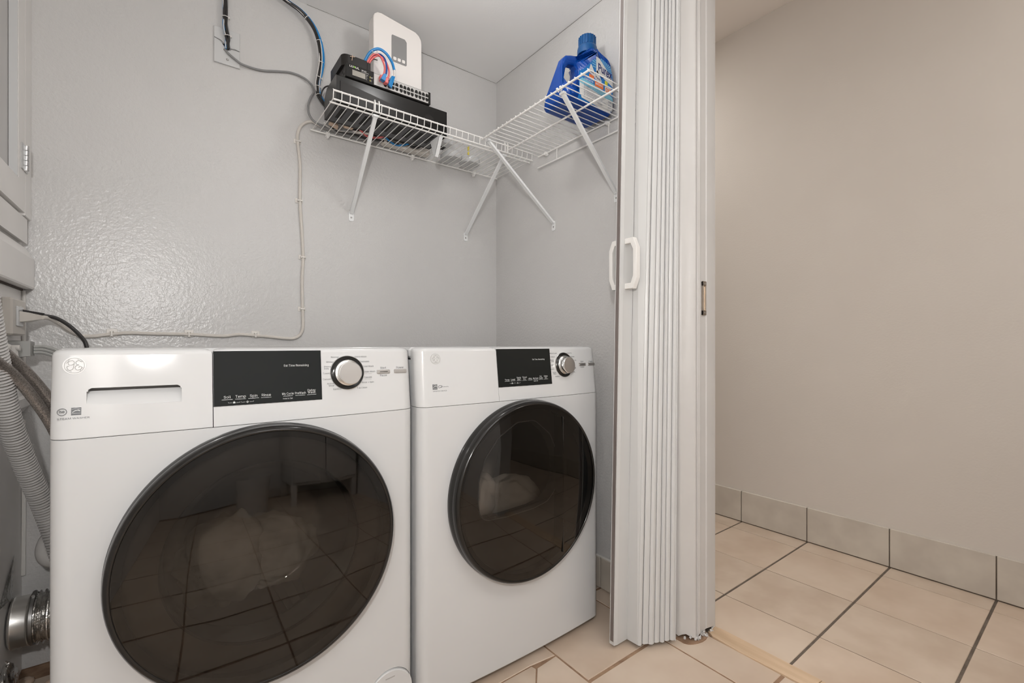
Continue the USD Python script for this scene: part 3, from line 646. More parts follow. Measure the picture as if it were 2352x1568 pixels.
def bracket(par, top, foot, wallaxis):
    """a folded sheet-steel brace from the shelf's front rail down to a flat foot screwed to the wall"""
    top, foot = np.array(top, float), np.array(foot, float); d = top - foot; L = np.linalg.norm(d); d /= L
    side = np.array([1., 0, 0]) if wallaxis == 'y' else np.array([0, 1., 0]); up = np.cross(side, d); up /= np.linalg.norm(up)
    prof = [(-.0065, -.004), (-.0065, .004), (-.005, .004), (-.005, -.0022), (.005, -.0022), (.005, .004), (.0065, .004), (.0065, -.004)]
    if up[2] < 0: up = -up
    ring = lambda p: np.array([p + a * side + b * up for a, b in prof])
    br = part(par, 'bracket', loft([ring(foot), ring(top)]), 'bracket_white', False)
    out = np.array([0, -1., 0]) if wallaxis == 'y' else np.array([-1., 0, 0])
    f0 = foot - d * .0
    pts = []
    poly = rrect(-.0095, .0095, -.030, .008, .006); pm = prism(poly, 0, .0022); v = np.asarray(pm.vertices)
    base = np.array([foot[0], YB - .0005, foot[2]]) if wallaxis == 'y' else np.array([XP0 - .0005, foot[1], foot[2]])
    fm = base + v[:, [0]] * side + v[:, [1]] * np.array([0, 0, 1.]) + v[:, [2]] * out
    part(br, 'foot_plate', trimesh.Trimesh(fm, pm.faces), 'bracket_white', False)
    sc = lathe([(0, .0018), (.0028, .0012), (.0036, 0)], (0, 0, 0), 'y' if wallaxis == 'y' else 'x', 12); sc.apply_translation(base + out * .0022 + np.array([0, 0, -.016]))
    part(br, 'screw', sc, 'screw')
    hk = top - d * .004
    part(br, 'hook', [box(*(sum([[hk[i] - h, hk[i] + h] for i, h in enumerate((.010, .007, .004) if wallaxis == 'y' else (.007, .010, .004))], [])), .0015)], 'bracket_white', False)
bracket(sh, (.553, 1.482, 1.617), (.556, 1.741, 1.352), 'y')
bracket(sh, (1.080, 1.482, 1.617), (1.058, 1.741, 1.345), 'y')
part(sh, 'rail_hook', [tube([(x, 1.476, ZD + .034), (x, 1.469, ZD + .030), (x, 1.469, ZD - .006)], .0022, 6, 3) for x in (.546, .560, 1.074, 1.088)], 'wire_white')
part(sh, 'wedge_clip', [prism_x([(1.485, 1.619), (1.560, 1.619), (1.532, 1.555), (1.527, 1.553), (1.522, 1.555)], .792, .7945), trimesh.convex.convex_hull(np.array([(x, y, z) for x in (.792, .806) for y, z in ((1.485, 1.619), (1.4875, 1.619), (1.524, 1.553), (1.527, 1.553))]))], 'bracket_white', False, label='white folded steel tab hanging under the shelf')

sr = thing('wire_shelf', 'white wire shelf on the right wall carrying the blue detergent bottle', 'shelf', (1.08, 1.16, 1.3))
part(sr, 'front_rail', rail((.944, .893, ZD), (.944, 1.440, ZD), .0032), 'wire_white')
part(sr, 'cross_rail', rail((1.073, .893, ZD - .004), (1.073, 1.445, ZD - .004), .0032), 'wire_white')
part(sr, 'back_rail', rail((1.217, .893, ZD), (1.217, 1.434, ZD), .003), 'wire_white')
part(sr, 'lip_rail', rail((1.217, .893, ZD - .045), (1.217, 1.436, ZD - .045), .0032), 'wire_white')
for k in range(22):
    y = .8965 + k * .0256
    part(sr, 'wire', tube([(.941, y, ZD + .0045), (1.218, y, ZD + .0045)], .0016, 6, 2, False), 'wire_white')
for y in (.9, 1.06, 1.322): part(sr, 'lip_wire', tube([(1.2175, y, ZD), (1.2175, y, ZD - .046)], .0022, 6, 2, False), 'wire_white')
for y in (1.064, 1.385): part(sr, 'wall_clip', lathe([(0, .016), (.006, .015), (.008, .010), (.008, 0)], (1.223, y, ZD - .004), 'x', 14), 'wire_white')
bracket(sr, (.955, 1.417, 1.620), (1.220, 1.347, 1.338), 'x')
bracket(sr, (.955, 1.014, 1.620), (1.220, 1.030, 1.372), 'x')
part(sr, 'rail_hook', [tube([(.948, y, ZD - .004), (.938, y, ZD + .002), (.944, y, ZD + .006)], .0022, 6, 3) for y in (1.007, 1.021)], 'wire_white')

# ================================================================ DETERGENT BOTTLE
def bottle():
    bx, by, bz = 1.000, 1.100, ZD + .0065
    t = thing('detergent_bottle', 'big blue laundry detergent bottle with a handle on the right wire shelf', 'bottle', (bx + .117, by, bz))
    out = Polygon([(.006, .012), (.018, .001), (.215, .001), (.229, .014), (.233, .05), (.233, .13), (.229, .175), (.218, .203), (.200, .216), (.190, .220), (.190, .25), (.139, .25), (.139, .218), (.122, .200), (.098, .186), (.070, .180), (.046, .172), (.030, .155), (.020, .125), (.010, .085), (.001, .05)]).buffer(.006, quad_segs=6).buffer(-.012, quad_segs=6).buffer(.006, quad_segs=6)
    hole = Polygon([(.040, .062), (.060, .070), (.082, .092), (.094, .118), (.096, .142), (.086, .151), (.058, .147), (.044, .130), (.036, .096)]).buffer(-.004).buffer(.008).buffer(-.004)
    out, hole = (affinity.scale(q, .935, 1., origin=(0, 0)) for q in (out, hole))
    b = pillow(out.difference(hole).segmentize(.010), .070, .024, 7); v = np.array(b.vertices)
    # the shoulders and the grip are slimmer than the belly
    k = np.interp(v[:, 2], [0, .13, .185, .215, .222, .26], [1, 1, .88, .62, .40, .36]); g = np.interp(v[:, 0] + .5 * (.10 - np.minimum(v[:, 2], .10)), [.06, .095, .130], [.19, .22, 1]); q_ = np.clip((v[:, 2] - .015) / .085, 0, 1); q_ = q_ * q_ * (3 - 2 * q_); g = 1 + (g - 1) * q_
    v[:, 1] *= np.minimum(k, g); V = v + [bx, by, bz]
    part(t, 'body', trimesh.Trimesh(V, b.faces, process=False), 'bottle_blue', 50)
    cx, cz = bx + .1535, bz + .234
    part(t, 'cap', lathe([(0, .044), (.026, .044), (.0280, .0415), (.0290, .012), (.0320, .009), (.0335, .004), (.0345, -.006), (.0345, -.018), (.030, -.018)], (cx, by, cz), 'z', 36, 1), 'cap_blue', 40, label='darker blue screw cap')
    part(t + '/cap', 'grip_rib', [box(cx + .0286 * math.cos(a) - .0012, cx + .0286 * math.cos(a) + .0012, by + .0286 * math.sin(a) - .0012, by + .0286 * math.sin(a) + .0012, cz + .013, cz + .042) for a in np.linspace(0, 2 * np.pi, 20)[:-1]], 'cap_blue', False)
    yf = by - .070
    fx, fz = lambda x: .044 + (x - .068) * 1.20, lambda z: .042 + (z - .062) * 1.3
    solid = Polygon(out.exterior)
    def wrap(x, z, lift):
        d = np.array([min(solid.boundary.distance(Point(a, b)) if solid.contains(Point(a, b)) else 0., .024) for a, b in zip(x, z)])
        y = .046 + np.sqrt(np.maximum(.024 ** 2 - (.024 - d) ** 2, 0)); k = np.interp(z, [0, .13, .185, .215, .222, .26], [1, 1, .88, .62, .40, .36])
        return by - y * k - lift
    def lab(poly, lift, m, nm='label', lb=None, par=t):
        p = affinity.affine_transform(poly, [1.20, 0, 0, 1.3, .044 - .068 * 1.20, .042 - .062 * 1.3]); a0, b0, a1, b1 = p.bounds; ms = []
        for i in range(int((a1 - a0) / .008) + 1):
            for j in range(int((b1 - b0) / .010) + 1):
                c_ = p.intersection(sbox(a0 + i * .008, b0 + j * .010, a0 + (i + 1) * .008, b0 + (j + 1) * .010))
                for q in (c_.geoms if hasattr(c_, 'geoms') else [c_]):
                    if q.geom_type != 'Polygon' or q.area < 1e-9: continue
                    v_, f_ = trimesh.creation.triangulate_polygon(q); ms.append(trimesh.Trimesh(np.column_stack([bx + v_[:, 0], wrap(v_[:, 0], v_[:, 1], lift + .0006), bz + v_[:, 1]]), f_, process=False))
        return part(par, nm, ms, m, False, lb)
    main = Polygon([(.066, .036), (.205, .036), (.205, .128), (.196, .155), (.16, .165), (.125, .150), (.085, .112), (.066, .100)]).buffer(.004).buffer(-.004)
    L = lab(main, .0004, 'label_blue', 'label', 'blue front label')
    L = t + '/label'
    back = Polygon([(.068, .050), (.078, .040), (.150, .036), (.204, .036), (.204, .072), (.150, .082), (.078, .088), (.068, .080)])
    lab(back, .0009, 'label_white', 'info_panel', par=L); lab(Polygon([(.068, .074), (.204, .060), (.204, .072), (.150, .082), (.078, .088), (.069, .082)]), .0013, 'label_cyan', 'info_panel', par=L)
    lab(Polygon([(.134, .122), (.200, .104), (.203, .110), (.150, .158), (.140, .160)]).buffer(.003), .0010, 'label_white', 'name_field', par=L)
    lab(Polygon([(.104, .112), (.124, .106), (.126, .112), (.112, .130)]).buffer(.002), .0010, 'label_white', 'name_field', par=L)
    lab(Polygon([(.127, .103), (.150, .097), (.151, .102), (.136, .122)]).buffer(.002), .0010, 'label_white', 'name_field', par=L)
    lab(sbox(.104, .096, .123, .106), .0010, 'label_orange', 'flash', par=L); lab(sbox(.126, .082, .160, .098), .0014, 'label_orange', 'flash', par=L)
    lab(sbox(.166, .104 - .006, .178, .104 + .004), .0010, 'label_yellow', 'flash', par=L); lab(rrect(.166, .192, .078, .094, .003), .0014, 'label_white', 'flash', par=L)
    rays = [Polygon([(.168, .135), (.168 + .05 * math.cos(a), .135 + .04 * math.sin(a)), (.168 + .05 * math.cos(a + .07), .135 + .04 * math.sin(a + .07))]).intersection(main) for a in np.arange(.1, 3.4, .21)]
    for r_ in rays:
        if r_.area > 1e-7 and r_.geom_type == 'Polygon': lab(r_, .0007, 'label_cyan', 'ray', par=L)
    def wr(s, x, z, h, lift, width=None, tilt=0., anchor='l', bold=False):
        v_, f = text2d(s, 0, 0, h, anchor, bold, width); a = math.radians(tilt); q = np.stack([v_[:, 0] * math.cos(a) - v_[:, 1] * math.sin(a), v_[:, 0] * math.sin(a) + v_[:, 1] * math.cos(a)], 1)
        X_, Z_ = fx(x + q[:, 0]), fz(z + q[:, 1]); return trimesh.Trimesh(np.stack([bx + X_, wrap(X_, Z_, lift + .0008) - v_[:, 2], bz + Z_], 1), f, process=False)
    part(L, 'lettering', [wr('Purex', .1395, .1265, .020, .0012, .054, -9, bold=True), wr('Purex', .106, .1125, .0055, .0012, .016, -8), wr('Purex', .129, .1035, .006, .0012, .019, -8), wr('plus', .150, .111, .004, .0008)], 'label_ink', False)
    part(L, 'lettering', [wr('OXI', .1685, .081, .0095, .0018, .021, 0, bold=True)], 'label_orange', False)
    part(L, 'lettering', [wr('with Clorox 2', .1285, .087, .0055, .0018, .029), wr('IMPROVED FORMULA', .080, .0925, .0045, .0014, .044), wr('STAIN FIGHTING', .086, .0865, .004, .0014, .034)], 'label_white', False)
    ln = []
    for i, z in enumerate(np.arange(.0755, .043, -.0038)):
        ln.append(wr('dirt cleaned with every wash load', .083, z - .002, .0019, .0016, .085 - .006 * (i % 3), -1))
    bars = [trimesh.Trimesh(np.column_stack([bx + fx(a), wrap(fx(a), fz(b), .0022), bz + fz(b)]), [[0, 1, 2], [0, 2, 3]], process=False) for z in (.042, .056) for k in range(9) for a, b in [(np.array([0, .0007, .0007, 0]) + .180 + k * .0014, np.array([0, 0, .009, .009]) + z)]]
    part(L, 'small_print', ln + bars, 'label_grey', False)
bottle()

# ================================================================ NETWORK GEAR ON THE BACK SHELF
ZS = ZD + .0025
u = thing('battery_backup', 'long glossy black battery backup unit lying on the back wire shelf', 'battery backup', (.63, 1.57, ZS))
UF, UB, UT = 1.5045, 1.642, 1.722
body = trimesh.convex.convex_hull(np.array([(x, y, z) for x in (.4325, .8315) for y, z in ((UF, ZS + .006), (UF + .004, ZS), (UB, ZS), (UB, UT - .022), (UB - .030, UT), (UF + .004, UT), (UF, UT - .003))]))
part(u, 'body', body, 'black_gloss', False)
part(u, 'bezel', prism_y(Polygon([(.445, ZS + .006), (.735, ZS + .006), (.740, ZS + .030), (.722, ZS + .040), (.445, UT - .018)]), UF - .0022, UF + .001), 'black_satin', False)
part(u, 'lit_underside', box(.440, .824, UF + .012, UB - .010, ZS - .0003, ZS + .002), 'grey_dark', False)  # lighter grey plate stands in for light falling on the underside
part(u, 'power_button', lathe([(0, .003), (.018, .003), (.020, .001), (.020, 0)], (.757, UF, ZS + .042), 'y', 28), 'black_satin')
part(u, 'bezel_mark', prism_y([(.769, ZS + .034), (.778, ZS + .034), (.771, ZS + .043)], UF - .0008, UF), 'grey_dark', False)
part(u, 'base_slot', [box(.455 + k * .04, .475 + k * .04, 1.53, 1.60, ZS - .0006, ZS + .001) for k in range(9)], 'black_mat', False)
s = thing('network_switch', 'slim black network switch with rows of ports on the battery backup', 'network switch', (.615, 1.59, UT))
SF, S0, S1 = 1.513, UT + .009, UT + .0535
part(s, 'case', box(.4655, .7695, SF + .002, 1.668, S0, S1, .002), 'black_satin', False)
part(s, 'side_vent', [box(.4648, .466, 1.53 + k * .016, 1.537 + k * .016, S0 + .012 + (k % 2) * .012, S0 + .018 + (k % 2) * .012) for k in range(7)], 'black_mat', False)
part(s, 'front_plate', box(.4655, .5585, SF, SF + .003, S0, S1, .0008), 'black_mat', False)
pp = part(s, 'port_plate', box(.5585, .7605, SF, SF + .003, S0 + .003, S1 - .003, .0004), 'port_grey', False)
part(s, 'end_strip', box(.7605, .7695, SF, SF + .003, S0, S1, .0008), 'black_mat', False)
for g in range(3):
    for k in range(4):
        for r_ in range(2):
            x0 = .5925 + g * .0575 + k * .0138; z0 = S0 + .0075 + r_ * .0165
            p = Polygon([(0, 0), (.0112, 0), (.0112, .0085), (.0085, .0085), (.0085, .0115), (.0027, .0115), (.0027, .0085), (0, .0085)])
            if r_ == 0: p = affinity.scale(p, 1, -1, origin=(0, .006))
            part(pp, 'port', prism_y(affinity.translate(p, x0, z0), SF - .0006, SF + .001), 'black_mat', False)
part(s, 'lcd_panel', box(.486, .529, SF - .0006, SF, S0 + .0095, S0 + .0275), 'lcd_grey', False)
def wtext(t_, x, z, h, y, width=None, bold=False, anchor='l'):
    v, f = text2d(t_, x, z, h, anchor, bold, width); return trimesh.Trimesh(np.stack([v[:, 0], y - v[:, 2], v[:, 1]], 1), f, process=False)
part(s, 'lettering', [wtext('LU', .4775, S0 + .0345, .0060, SF, .0125, True), wtext('UL', .4965, S0 + .0345, .0060, SF, .0125, True), wtext('XGS-1024', .5165, S0 + .0340, .0034, SF, .0165, True), wtext('24-Port Gigabit Switch', .5165, S0 + .0300, .0022, SF, .024)] + [wtext(t_, .5305, S0 + z, .0022, SF) for t_, z in (('Power', .024), ('Fan', .019), ('Link', .014), ('Act', .009))] + [wtext(t_, .5470, S0 + z, .0018, SF) for t_, z in (('1000M', .0225), ('100M', .0195), ('Link', .0115), ('Act', .0085))], 'label_white', False)
part(s, 'lettering', wtext('X', .4903, S0 + .0345, .0060, SF, .0058, True), 'green_logo', False)
part(s, 'status_light', [box(.5440, .5458, SF - .0005, SF, S0 + z, S0 + z + .002) for z in (.0195, .0225, .0085, .0115)], 'label_yellow', False)
g = thing('gateway_box', 'black gateway box with rounded corners standing on the network switch', 'gateway', (.5, 1.6, S1))
gp = sbox(.4585 + .02, 1.526 + .02, .5515, 1.66).buffer(.02, quad_segs=8).intersection(sbox(.4585, 1.526, .5515, 1.66))
part(g, 'case', prism(gp, S1, S1 + .036), 'black_satin', 30)
part(g, 'seam', box(.5395, .541, 1.5250, 1.5265, S1, S1 + .036), 'black_mat', False)
part(g, 'cable_stub', [tube([(.489, 1.5255, S1 + .020), (.489, 1.520, S1 + .030), (.4895, 1.523, S1 + .036)], .0012, 5, 4), tube([(.483, 1.5255, S1 + .031), (.490, 1.519, S1 + .029), (.498, 1.5225, S1 + .033)], .0012, 5, 4)], 'card_beige')
w = thing('wireless_router', 'tall white router with a grey panel and three buttons behind the switch', 'router', (.67, 1.577, S1))
rp = Polygon([(0, 0), (.183, 0), (.183, .196), (.181, .210), (.172, .224), (.158, .232), (.03, .247), (.014, .245), (.004, .236), (0, .222)]).buffer(-.008).buffer(.008, quad_segs=5)
rp = affinity.translate(rp, .5745, S1)
rm = pillow(rp, .0245, .004, 3); rm.apply_translation((0, 1.585, 0)); part(w, 'case', rm, 'white_router', 30)
pan_ = Polygon([(.640, S1 + .092), (.697, S1 + .092), (.697, S1 + .1775), (.690, S1 + .186), (.640, S1 + .186)]).buffer(-.004).buffer(.004, quad_segs=5)
gpn = part(w, 'grey_panel', prism_y(pan_, 1.5590, 1.5610), 'grey_panel', False, label='grey front panel')
for k in range(3): part(gpn, 'button', prism_y(rrect(.6455 + k * .0165, .6570 + k * .0165, S1 + .0975, S1 + .1090, .003), 1.5575, 1.5595), 'white_router', False)

def cable(name, mats, label, cat, pts, r, group=None, loc=None, sides=8):
    t = thing(name, label, cat, pts[0], group or 'patch cables looping over the switch'); part(t, 'cable', tube(pts, r, sides, 8), mats); return t
# patch cables looping over from behind the switch down into its ports
c = cable('patch_cable', 'cable_blue', 'outer thick blue patch cable arching over the switch ports', 'cable', [(.531, 1.58, S1 + .01), (.530, 1.545, 1.798), (.543, 1.515, 1.834), (.566, 1.498, 1.849), (.592, 1.493, 1.842), (.612, 1.490, 1.818), (.620, 1.488, 1.792)], .0046)
part(c, 'white_sleeve', tube([(.620, 1.488, 1.792), (.6205, 1.488, 1.776), (.618, 1.490, 1.768)], .0039, 8, 4), 'cable_white')
part(c, 'plug', [trimesh.convex.convex_hull(np.array([(.610, 1.484, 1.768), (.6225, 1.486, 1.770), (.6225, 1.496, 1.770), (.610, 1.496, 1.768), (.602, 1.494, 1.742), (.614, 1.496, 1.732), (.616, 1.508, 1.735), (.603, 1.508, 1.746)]))], 'cable_blue', False, label='torn blue plug boot')
part(c, 'cable_tie', tube([(.558 + .0095 * math.cos(a), 1.505 + .010 * math.sin(a) * .6, 1.842 + .011 * math.sin(a)) for a in np.linspace(0, 2 * np.pi, 13)], .0009, 5, 3), 'cable_white')
c = cable('patch_cable', 'cable_pink', 'pink patch cable on the left of the loop over the switch', 'cable', [(.537, 1.58, S1 + .008), (.536, 1.545, 1.790), (.546, 1.520, 1.820), (.562, 1.508, 1.836), (.578, 1.502, 1.828), (.590, 1.499, 1.800), (.588, 1.498, 1.775), (.583, 1.501, 1.765)], .0031)
part(c, 'plug', box(.5745, .5885, 1.494, 1.513, 1.749, 1.766, .002), 'cable_pink', False)
c = cable('patch_cable', 'cable_pink', 'pink patch cable on the right of the loop over the switch', 'cable', [(.544, 1.585, S1 + .006), (.542, 1.548, 1.786), (.552, 1.522, 1.818), (.572, 1.508, 1.833), (.594, 1.500, 1.818), (.605, 1.497, 1.790), (.603, 1.497, 1.768), (.597, 1.500, 1.760)], .0031)
part(c, 'plug', box(.5895, .6030, 1.494, 1.513, 1.744, 1.762, .002), 'cable_pink', False)
c = cable('patch_cable', 'cable_darkblue', 'dark blue patch cable in the middle of the loop over the switch', 'cable', [(.549, 1.585, S1 + .006), (.547, 1.55, 1.80), (.556, 1.53, 1.832), (.574, 1.512, 1.842), (.590, 1.498, 1.825), (.5945, 1.492, 1.795), (.592, 1.490, 1.770), (.586, 1.491, 1.760)], .0028)
part(c, 'plug', [trimesh.convex.convex_hull(np.array([(.582, 1.484, 1.766), (.592, 1.484, 1.766), (.592, 1.494, 1.766), (.582, 1.494, 1.766), (.574, 1.488, 1.748), (.588, 1.488, 1.745), (.588, 1.506, 1.747), (.574, 1.506, 1.750)]))], 'cable_blue', False)
c = cable('patch_cable', 'cable_grey', 'thin grey patch cable inside the loop over the switch', 'cable', [(.551, 1.60, S1 + .006), (.549, 1.565, 1.79), (.553, 1.545, 1.815), (.562, 1.53, 1.828), (.574, 1.522, 1.826)], .0022)

# cable bundles tied with white ties
def bundle(label, centre, strands, ties, name='cable_bundle'):
    t = thing(name, label, 'cables', centre[0], 'tied cable bundles'); c_ = spline(centre, 10)
    for mt, ox, oy, r, nm in strands:
        k = np.linspace(0, 1, len(c_)); wob = np.column_stack([ox + .0015 * np.sin(k * 17 + ox * 900), oy + .0015 * np.cos(k * 13 + ox * 700), .002 * np.sin(k * 11 + oy * 500)])
        part(t, nm, tube((c_ + wob)[::2], r, 7, 2), mt)
    for q in ties:
        i = int(q * (len(c_) - 2)); p = c_[i]; d = c_[i + 1] - p; d /= np.linalg.norm(d); a = np.cross(d, [0, 1., 0]); a /= np.linalg.norm(a); b = np.cross(d, a)
        part(t, 'cable_tie', [tube([p + .0085 * math.cos(h) * a + .0075 * math.sin(h) * b for h in np.linspace(0, 2 * np.pi, 15)], .0013, 5, 2), box(*sum([[v - .0028, v + .0028] for v in p + a * .0095], []))], 'cable_white')
    return t
bundle('black, blue and white cables running down into the broken wall plate', [(.150, 1.728, 2.068), (.151, 1.727, 1.98), (.151, 1.727, 1.908), (.154, 1.727, 1.866), (.158, 1.728, 1.835), (.159, 1.735, 1.812)],
       [('cable_black', -.002, 0, .0038, 'black_cable'), ('cable_black', .002, -.003, .0034, 'black_cable'), ('cable_blue', -.005, .002, .003, 'blue_cable'), ('cable_grey', .004, .003, .0026, 'grey_cable'), ('cable_white', -.0055, -.002, .0016, 'white_cable')], (.42, .72))
bundle('tied bundle of black, blue and white cables curving from the ceiling to the shelf', [(.235, 1.725, 2.068), (.285, 1.722, 2.050), (.330, 1.720, 2.034), (.376, 1.718, 2.016), (.413, 1.716, 1.982), (.434, 1.714, 1.932), (.440, 1.712, 1.876), (.435, 1.710, 1.826), (.427, 1.708, 1.782), (.428, 1.704, 1.742), (.440, 1.698, 1.715), (.462, 1.69, 1.690), (.50, 1.68, 1.672)],
       [('cable_black', -.003, 0, .0038, 'black_cable'), ('cable_black', 0, -.003, .0036, 'black_cable'), ('cable_black', -.001, .003, .0034, 'black_cable'), ('cable_blue', .0060, -.001, .0048, 'blue_cable'), ('cable_white', .003, -.005, .0019, 'white_cable'), ('cable_white', -.006, -.002, .0016, 'white_cable')], (.29, .42, .53, .635, .70, .765))
t = thing('cable', 'thin black cable looping off the bundle at the left end of the black unit', 'cable', (.47, 1.60, 1.76)); part(t, 'cable', tube([(.47, 1.61, 1.735), (.452, 1.645, 1.752), (.440, 1.665, 1.752), (.432, 1.675, 1.735), (.432, 1.68, 1.712), (.445, 1.68, 1.690), (.47, 1.675, 1.668)], .0024, 7, 8), 'cable_black')
t = thing('cable', 'grey cable from the broken wall plate sagging across to the shelf', 'cable', (.149, 1.735, 1.808))
part(t, 'cable', tube([(.149, 1.738, 1.810), (.160, 1.734, 1.798), (.180, 1.733, 1.785), (.203, 1.735, 1.777), (.254, 1.739, 1.780), (.307, 1.739, 1.795), (.348, 1.739, 1.805), (.388, 1.737, 1.800), (.413, 1.733, 1.782), (.4185, 1.728, 1.757), (.407, 1.724, 1.730), (.398, 1.722, 1.696), (.403, 1.722, 1.668), (.424, 1.718, 1.645), (.47, 1.70, 1.633), (.55, 1.68, 1.632)], .0036, 8, 8), 'cable_grey')
# broken wall plate
pl = thing('wall_plate', 'white wall plate snapped across the middle on the back wall', 'wall plate', (.156, YB, 1.82))
X0p, X1p = .121, .1925
up = Polygon([(X0p, 1.8415), (.140, 1.8365), (.150, 1.829), (.158, 1.815), (.168, 1.819), (.180, 1.821), (X1p, 1.8185), (X1p, 1.8765), (X0p, 1.8765)]); lo = Polygon([(X0p, 1.7625), (X1p, 1.7625), (X1p, 1.8172), (.168, 1.8165), (.157, 1.810), (.146, 1.824), (.138, 1.8345), (X0p, 1.8395)])
for q in (up, lo):
    m_ = pillow(q, .0035, .0024, 3); m_.apply_translation((0, YB - .0035, 0)); part(pl, 'plate_half', m_, 'plastic_white', 30)
part(pl, 'screw', lathe([(0, .002), (.003, .0016), (.004, 0)], (.1575, YB - .007, 1.7795), 'y', 14), 'screw')
part(pl, 'hole', box(.143, .168, YB - .0008, YB, 1.803, 1.83), 'black_mat', False)

# white power cord with its clips, from the outlet round to the shelf
wc = thing('extension_cord', 'white flat power cord clipped along the back wall up to the shelf', 'power cord', (-.26, 1.65, .927))
Yw = YB - .0055
part(wc, 'cord', tube([(-.252, 1.652, .927), (-.243, 1.668, .926), (-.228, 1.69, .914), (-.210, 1.715, .895), (-.190, Yw, .882), (-.165, Yw, .881), (-.125, Yw, .8875), (-.083, Yw, .8915), (-.033, Yw, .890), (.056, Yw, .889), (.143, Yw, .885), (.190, Yw, .8905), (.235, Yw, .888), (.281, Yw, .884), (.328, Yw, .879), (.358, Yw, .880), (.379, Yw, .896), (.386, Yw, .928), (.384, Yw, .997), (.383, Yw, 1.09), (.386, Yw, 1.167), (.381, Yw, 1.274), (.376, Yw, 1.365), (.376, Yw, 1.488), (.369, Yw, 1.563), (.369, Yw, 1.601), (.383, Yw, 1.634), (.412, Yw - .004, 1.653), (.44, Yw - .02, 1.640), (.50, 1.70, 1.634), (.60, 1.66, 1.634)], .0052, 8, 8), 'cord_cream')
pg = part(wc, 'plug', trimesh.convex.convex_hull(np.array([(-.283, 1.596 + a, .925 + b) for a in (-.012, .012) for b in (-.013, .013)] + [(-.272, 1.625 + a, .925 + b) for a in (-.009, .009) for b in (-.012, .012)] + [(-.253, 1.655 + a, .927 + b) for a in (-.005, .005) for b in (-.005, .005)])), 'cord_cream', False, label='flat cream plug')
for x, z, v in ((.370, 1.572, 1), (.375, 1.364, 1), (.3855, 1.166, 1), (.384, .983, 1), (.238, .889, 0), (.056, .889, 0), (-.125, .8885, 0)):
    if v: q = [box(x - .014, x + .010, YB - .0025, YB - .0003, z - .008, z + .008, .0008), box(x - .0085, x - .0055, YB - .012, YB - .002, z - .004, z + .004, .001), box(x + .0055, x + .0085, YB - .012, YB - .002, z - .004, z + .004, .001), box(x - .0075, x + .0075, YB - .0125, YB - .0105, z - .0022, z + .0022, .0006)]
    else: q = [box(x - .012, x + .012, YB - .0025, YB - .0003, z - .009, z + .014, .0008), box(x - .004, x + .004, YB - .012, YB - .002, z + .0055, z + .0085, .001), box(x - .004, x + .004, YB - .012, YB - .002, z - .0085, z - .0055, .001), box(x - .0022, x + .0022, YB - .0125, YB - .0105, z - .0075, z + .0075, .0006)]
    part(wc, 'cable_clip', q, 'clip_white', False)

# ---- things lying on and under the shelf
def puck(x, y, r, label):
    t = thing('white_puck', label, 'device', (x, y, ZS), 'white round devices on the wire shelf'); part(t, 'body', lathe([(0, 0), (r * .92, 0), (r, .006), (r, .020), (r * .9, .027), (r * .6, .030), (0, .031)], (x, y, ZS), 'z', 36, 1), 'plastic_white', 40)
    part(t, 'mark', [lathe([(.006, .0006), (.0075, .0006), (.0075, 0), (.006, 0)], (x, y - .008, ZS), 'z', 14, -1)], 'print_light'); return t
puck(.947, 1.678, .0440, 'white round device on the wire shelf, the left one of two')
puck(1.0375, 1.679, .0445, 'white round device on the wire shelf, the right one of two')
t = thing('power_strip', 'flat white power strip along the back of the wire shelf', 'power strip', (.76, 1.71, ZS)); part(t, 'body', box(.66, .86, 1.690, 1.728, ZS, ZS + .026, .006), 'cord_cream', 25)
part(t, 'outlet_face', [box(.685 + k * .045, .715 + k * .045, 1.699, 1.72, ZS + .0255, ZS + .0268) for k in range(4)], 'plastic_white', False)
t = thing('small_white_box', 'small white box on the wire shelf at the right end of the black unit', 'box', (.86, 1.575, ZS)); part(t, 'body', box(.836, .884, 1.545, 1.62, ZS, ZS + .036, .003), 'plastic_white', 25); part(t, 'dark_socket', box(.846, .872, 1.585, 1.612, ZS - .001, ZS + .001), 'black_mat', False)
t = thing('yellow_tag', 'narrow yellow tag hanging through the wire shelf', 'tag', (.975, 1.60, ZS)); part(t, 'strip', box(.972, .979, 1.585, 1.588, ZS - .003, ZS + .032), 'tag_yellow', False)
t = thing('cable_coil', 'small black coil of cable on the wire shelf', 'cable', (.80, 1.655, ZS)); part(t, 'cable', [tube([(.775 + (.020 + .003 * k) * math.cos(a), 1.655 + (.020 + .003 * k) * math.sin(a), ZS + .005 + .004 * k) for a in np.linspace(0, 2 * np.pi, 15)], .003, 6, 3) for k in range(3)], 'cable_black')
def lie(name, mt, pts, r, label, cat='cable'):
    t = thing(name, label, cat, (pts[0][0], pts[0][1], ZS), 'loose cables on the wire shelf'); part(t, 'cable', tube([(x, y, ZS + r + .0005 + z) for x, y, z in pts], r, 7, 8), mt)
lie('cable', 'cable_pink', [(.555, 1.652, .004), (.570, 1.660, .0), (.590, 1.680, .0), (.610, 1.685, 0), (.632, 1.670, .0), (.648, 1.655, .003), (.655, 1.648, .008)], .0036, 'pink cable drooping behind the black unit on the wire shelf')
lie('cable', 'cable_blue', [(.64, 1.650, .008), (.665, 1.662, 0), (.695, 1.685, 0), (.715, 1.690, 0), (.735, 1.675, 0), (.75, 1.655, .004)], .0036, 'bright blue cable lying under the black unit on the wire shelf')
lie('cable', 'cable_black', [(.460, 1.648, .01), (.462, 1.665, 0), (.470, 1.69, 0), (.50, 1.705, 0), (.55, 1.70, 0), (.60, 1.702, 0), (.66, 1.695, .004), (.72, 1.685, 0.004)], .0034, 'long black cable along the back of the wire shelf')
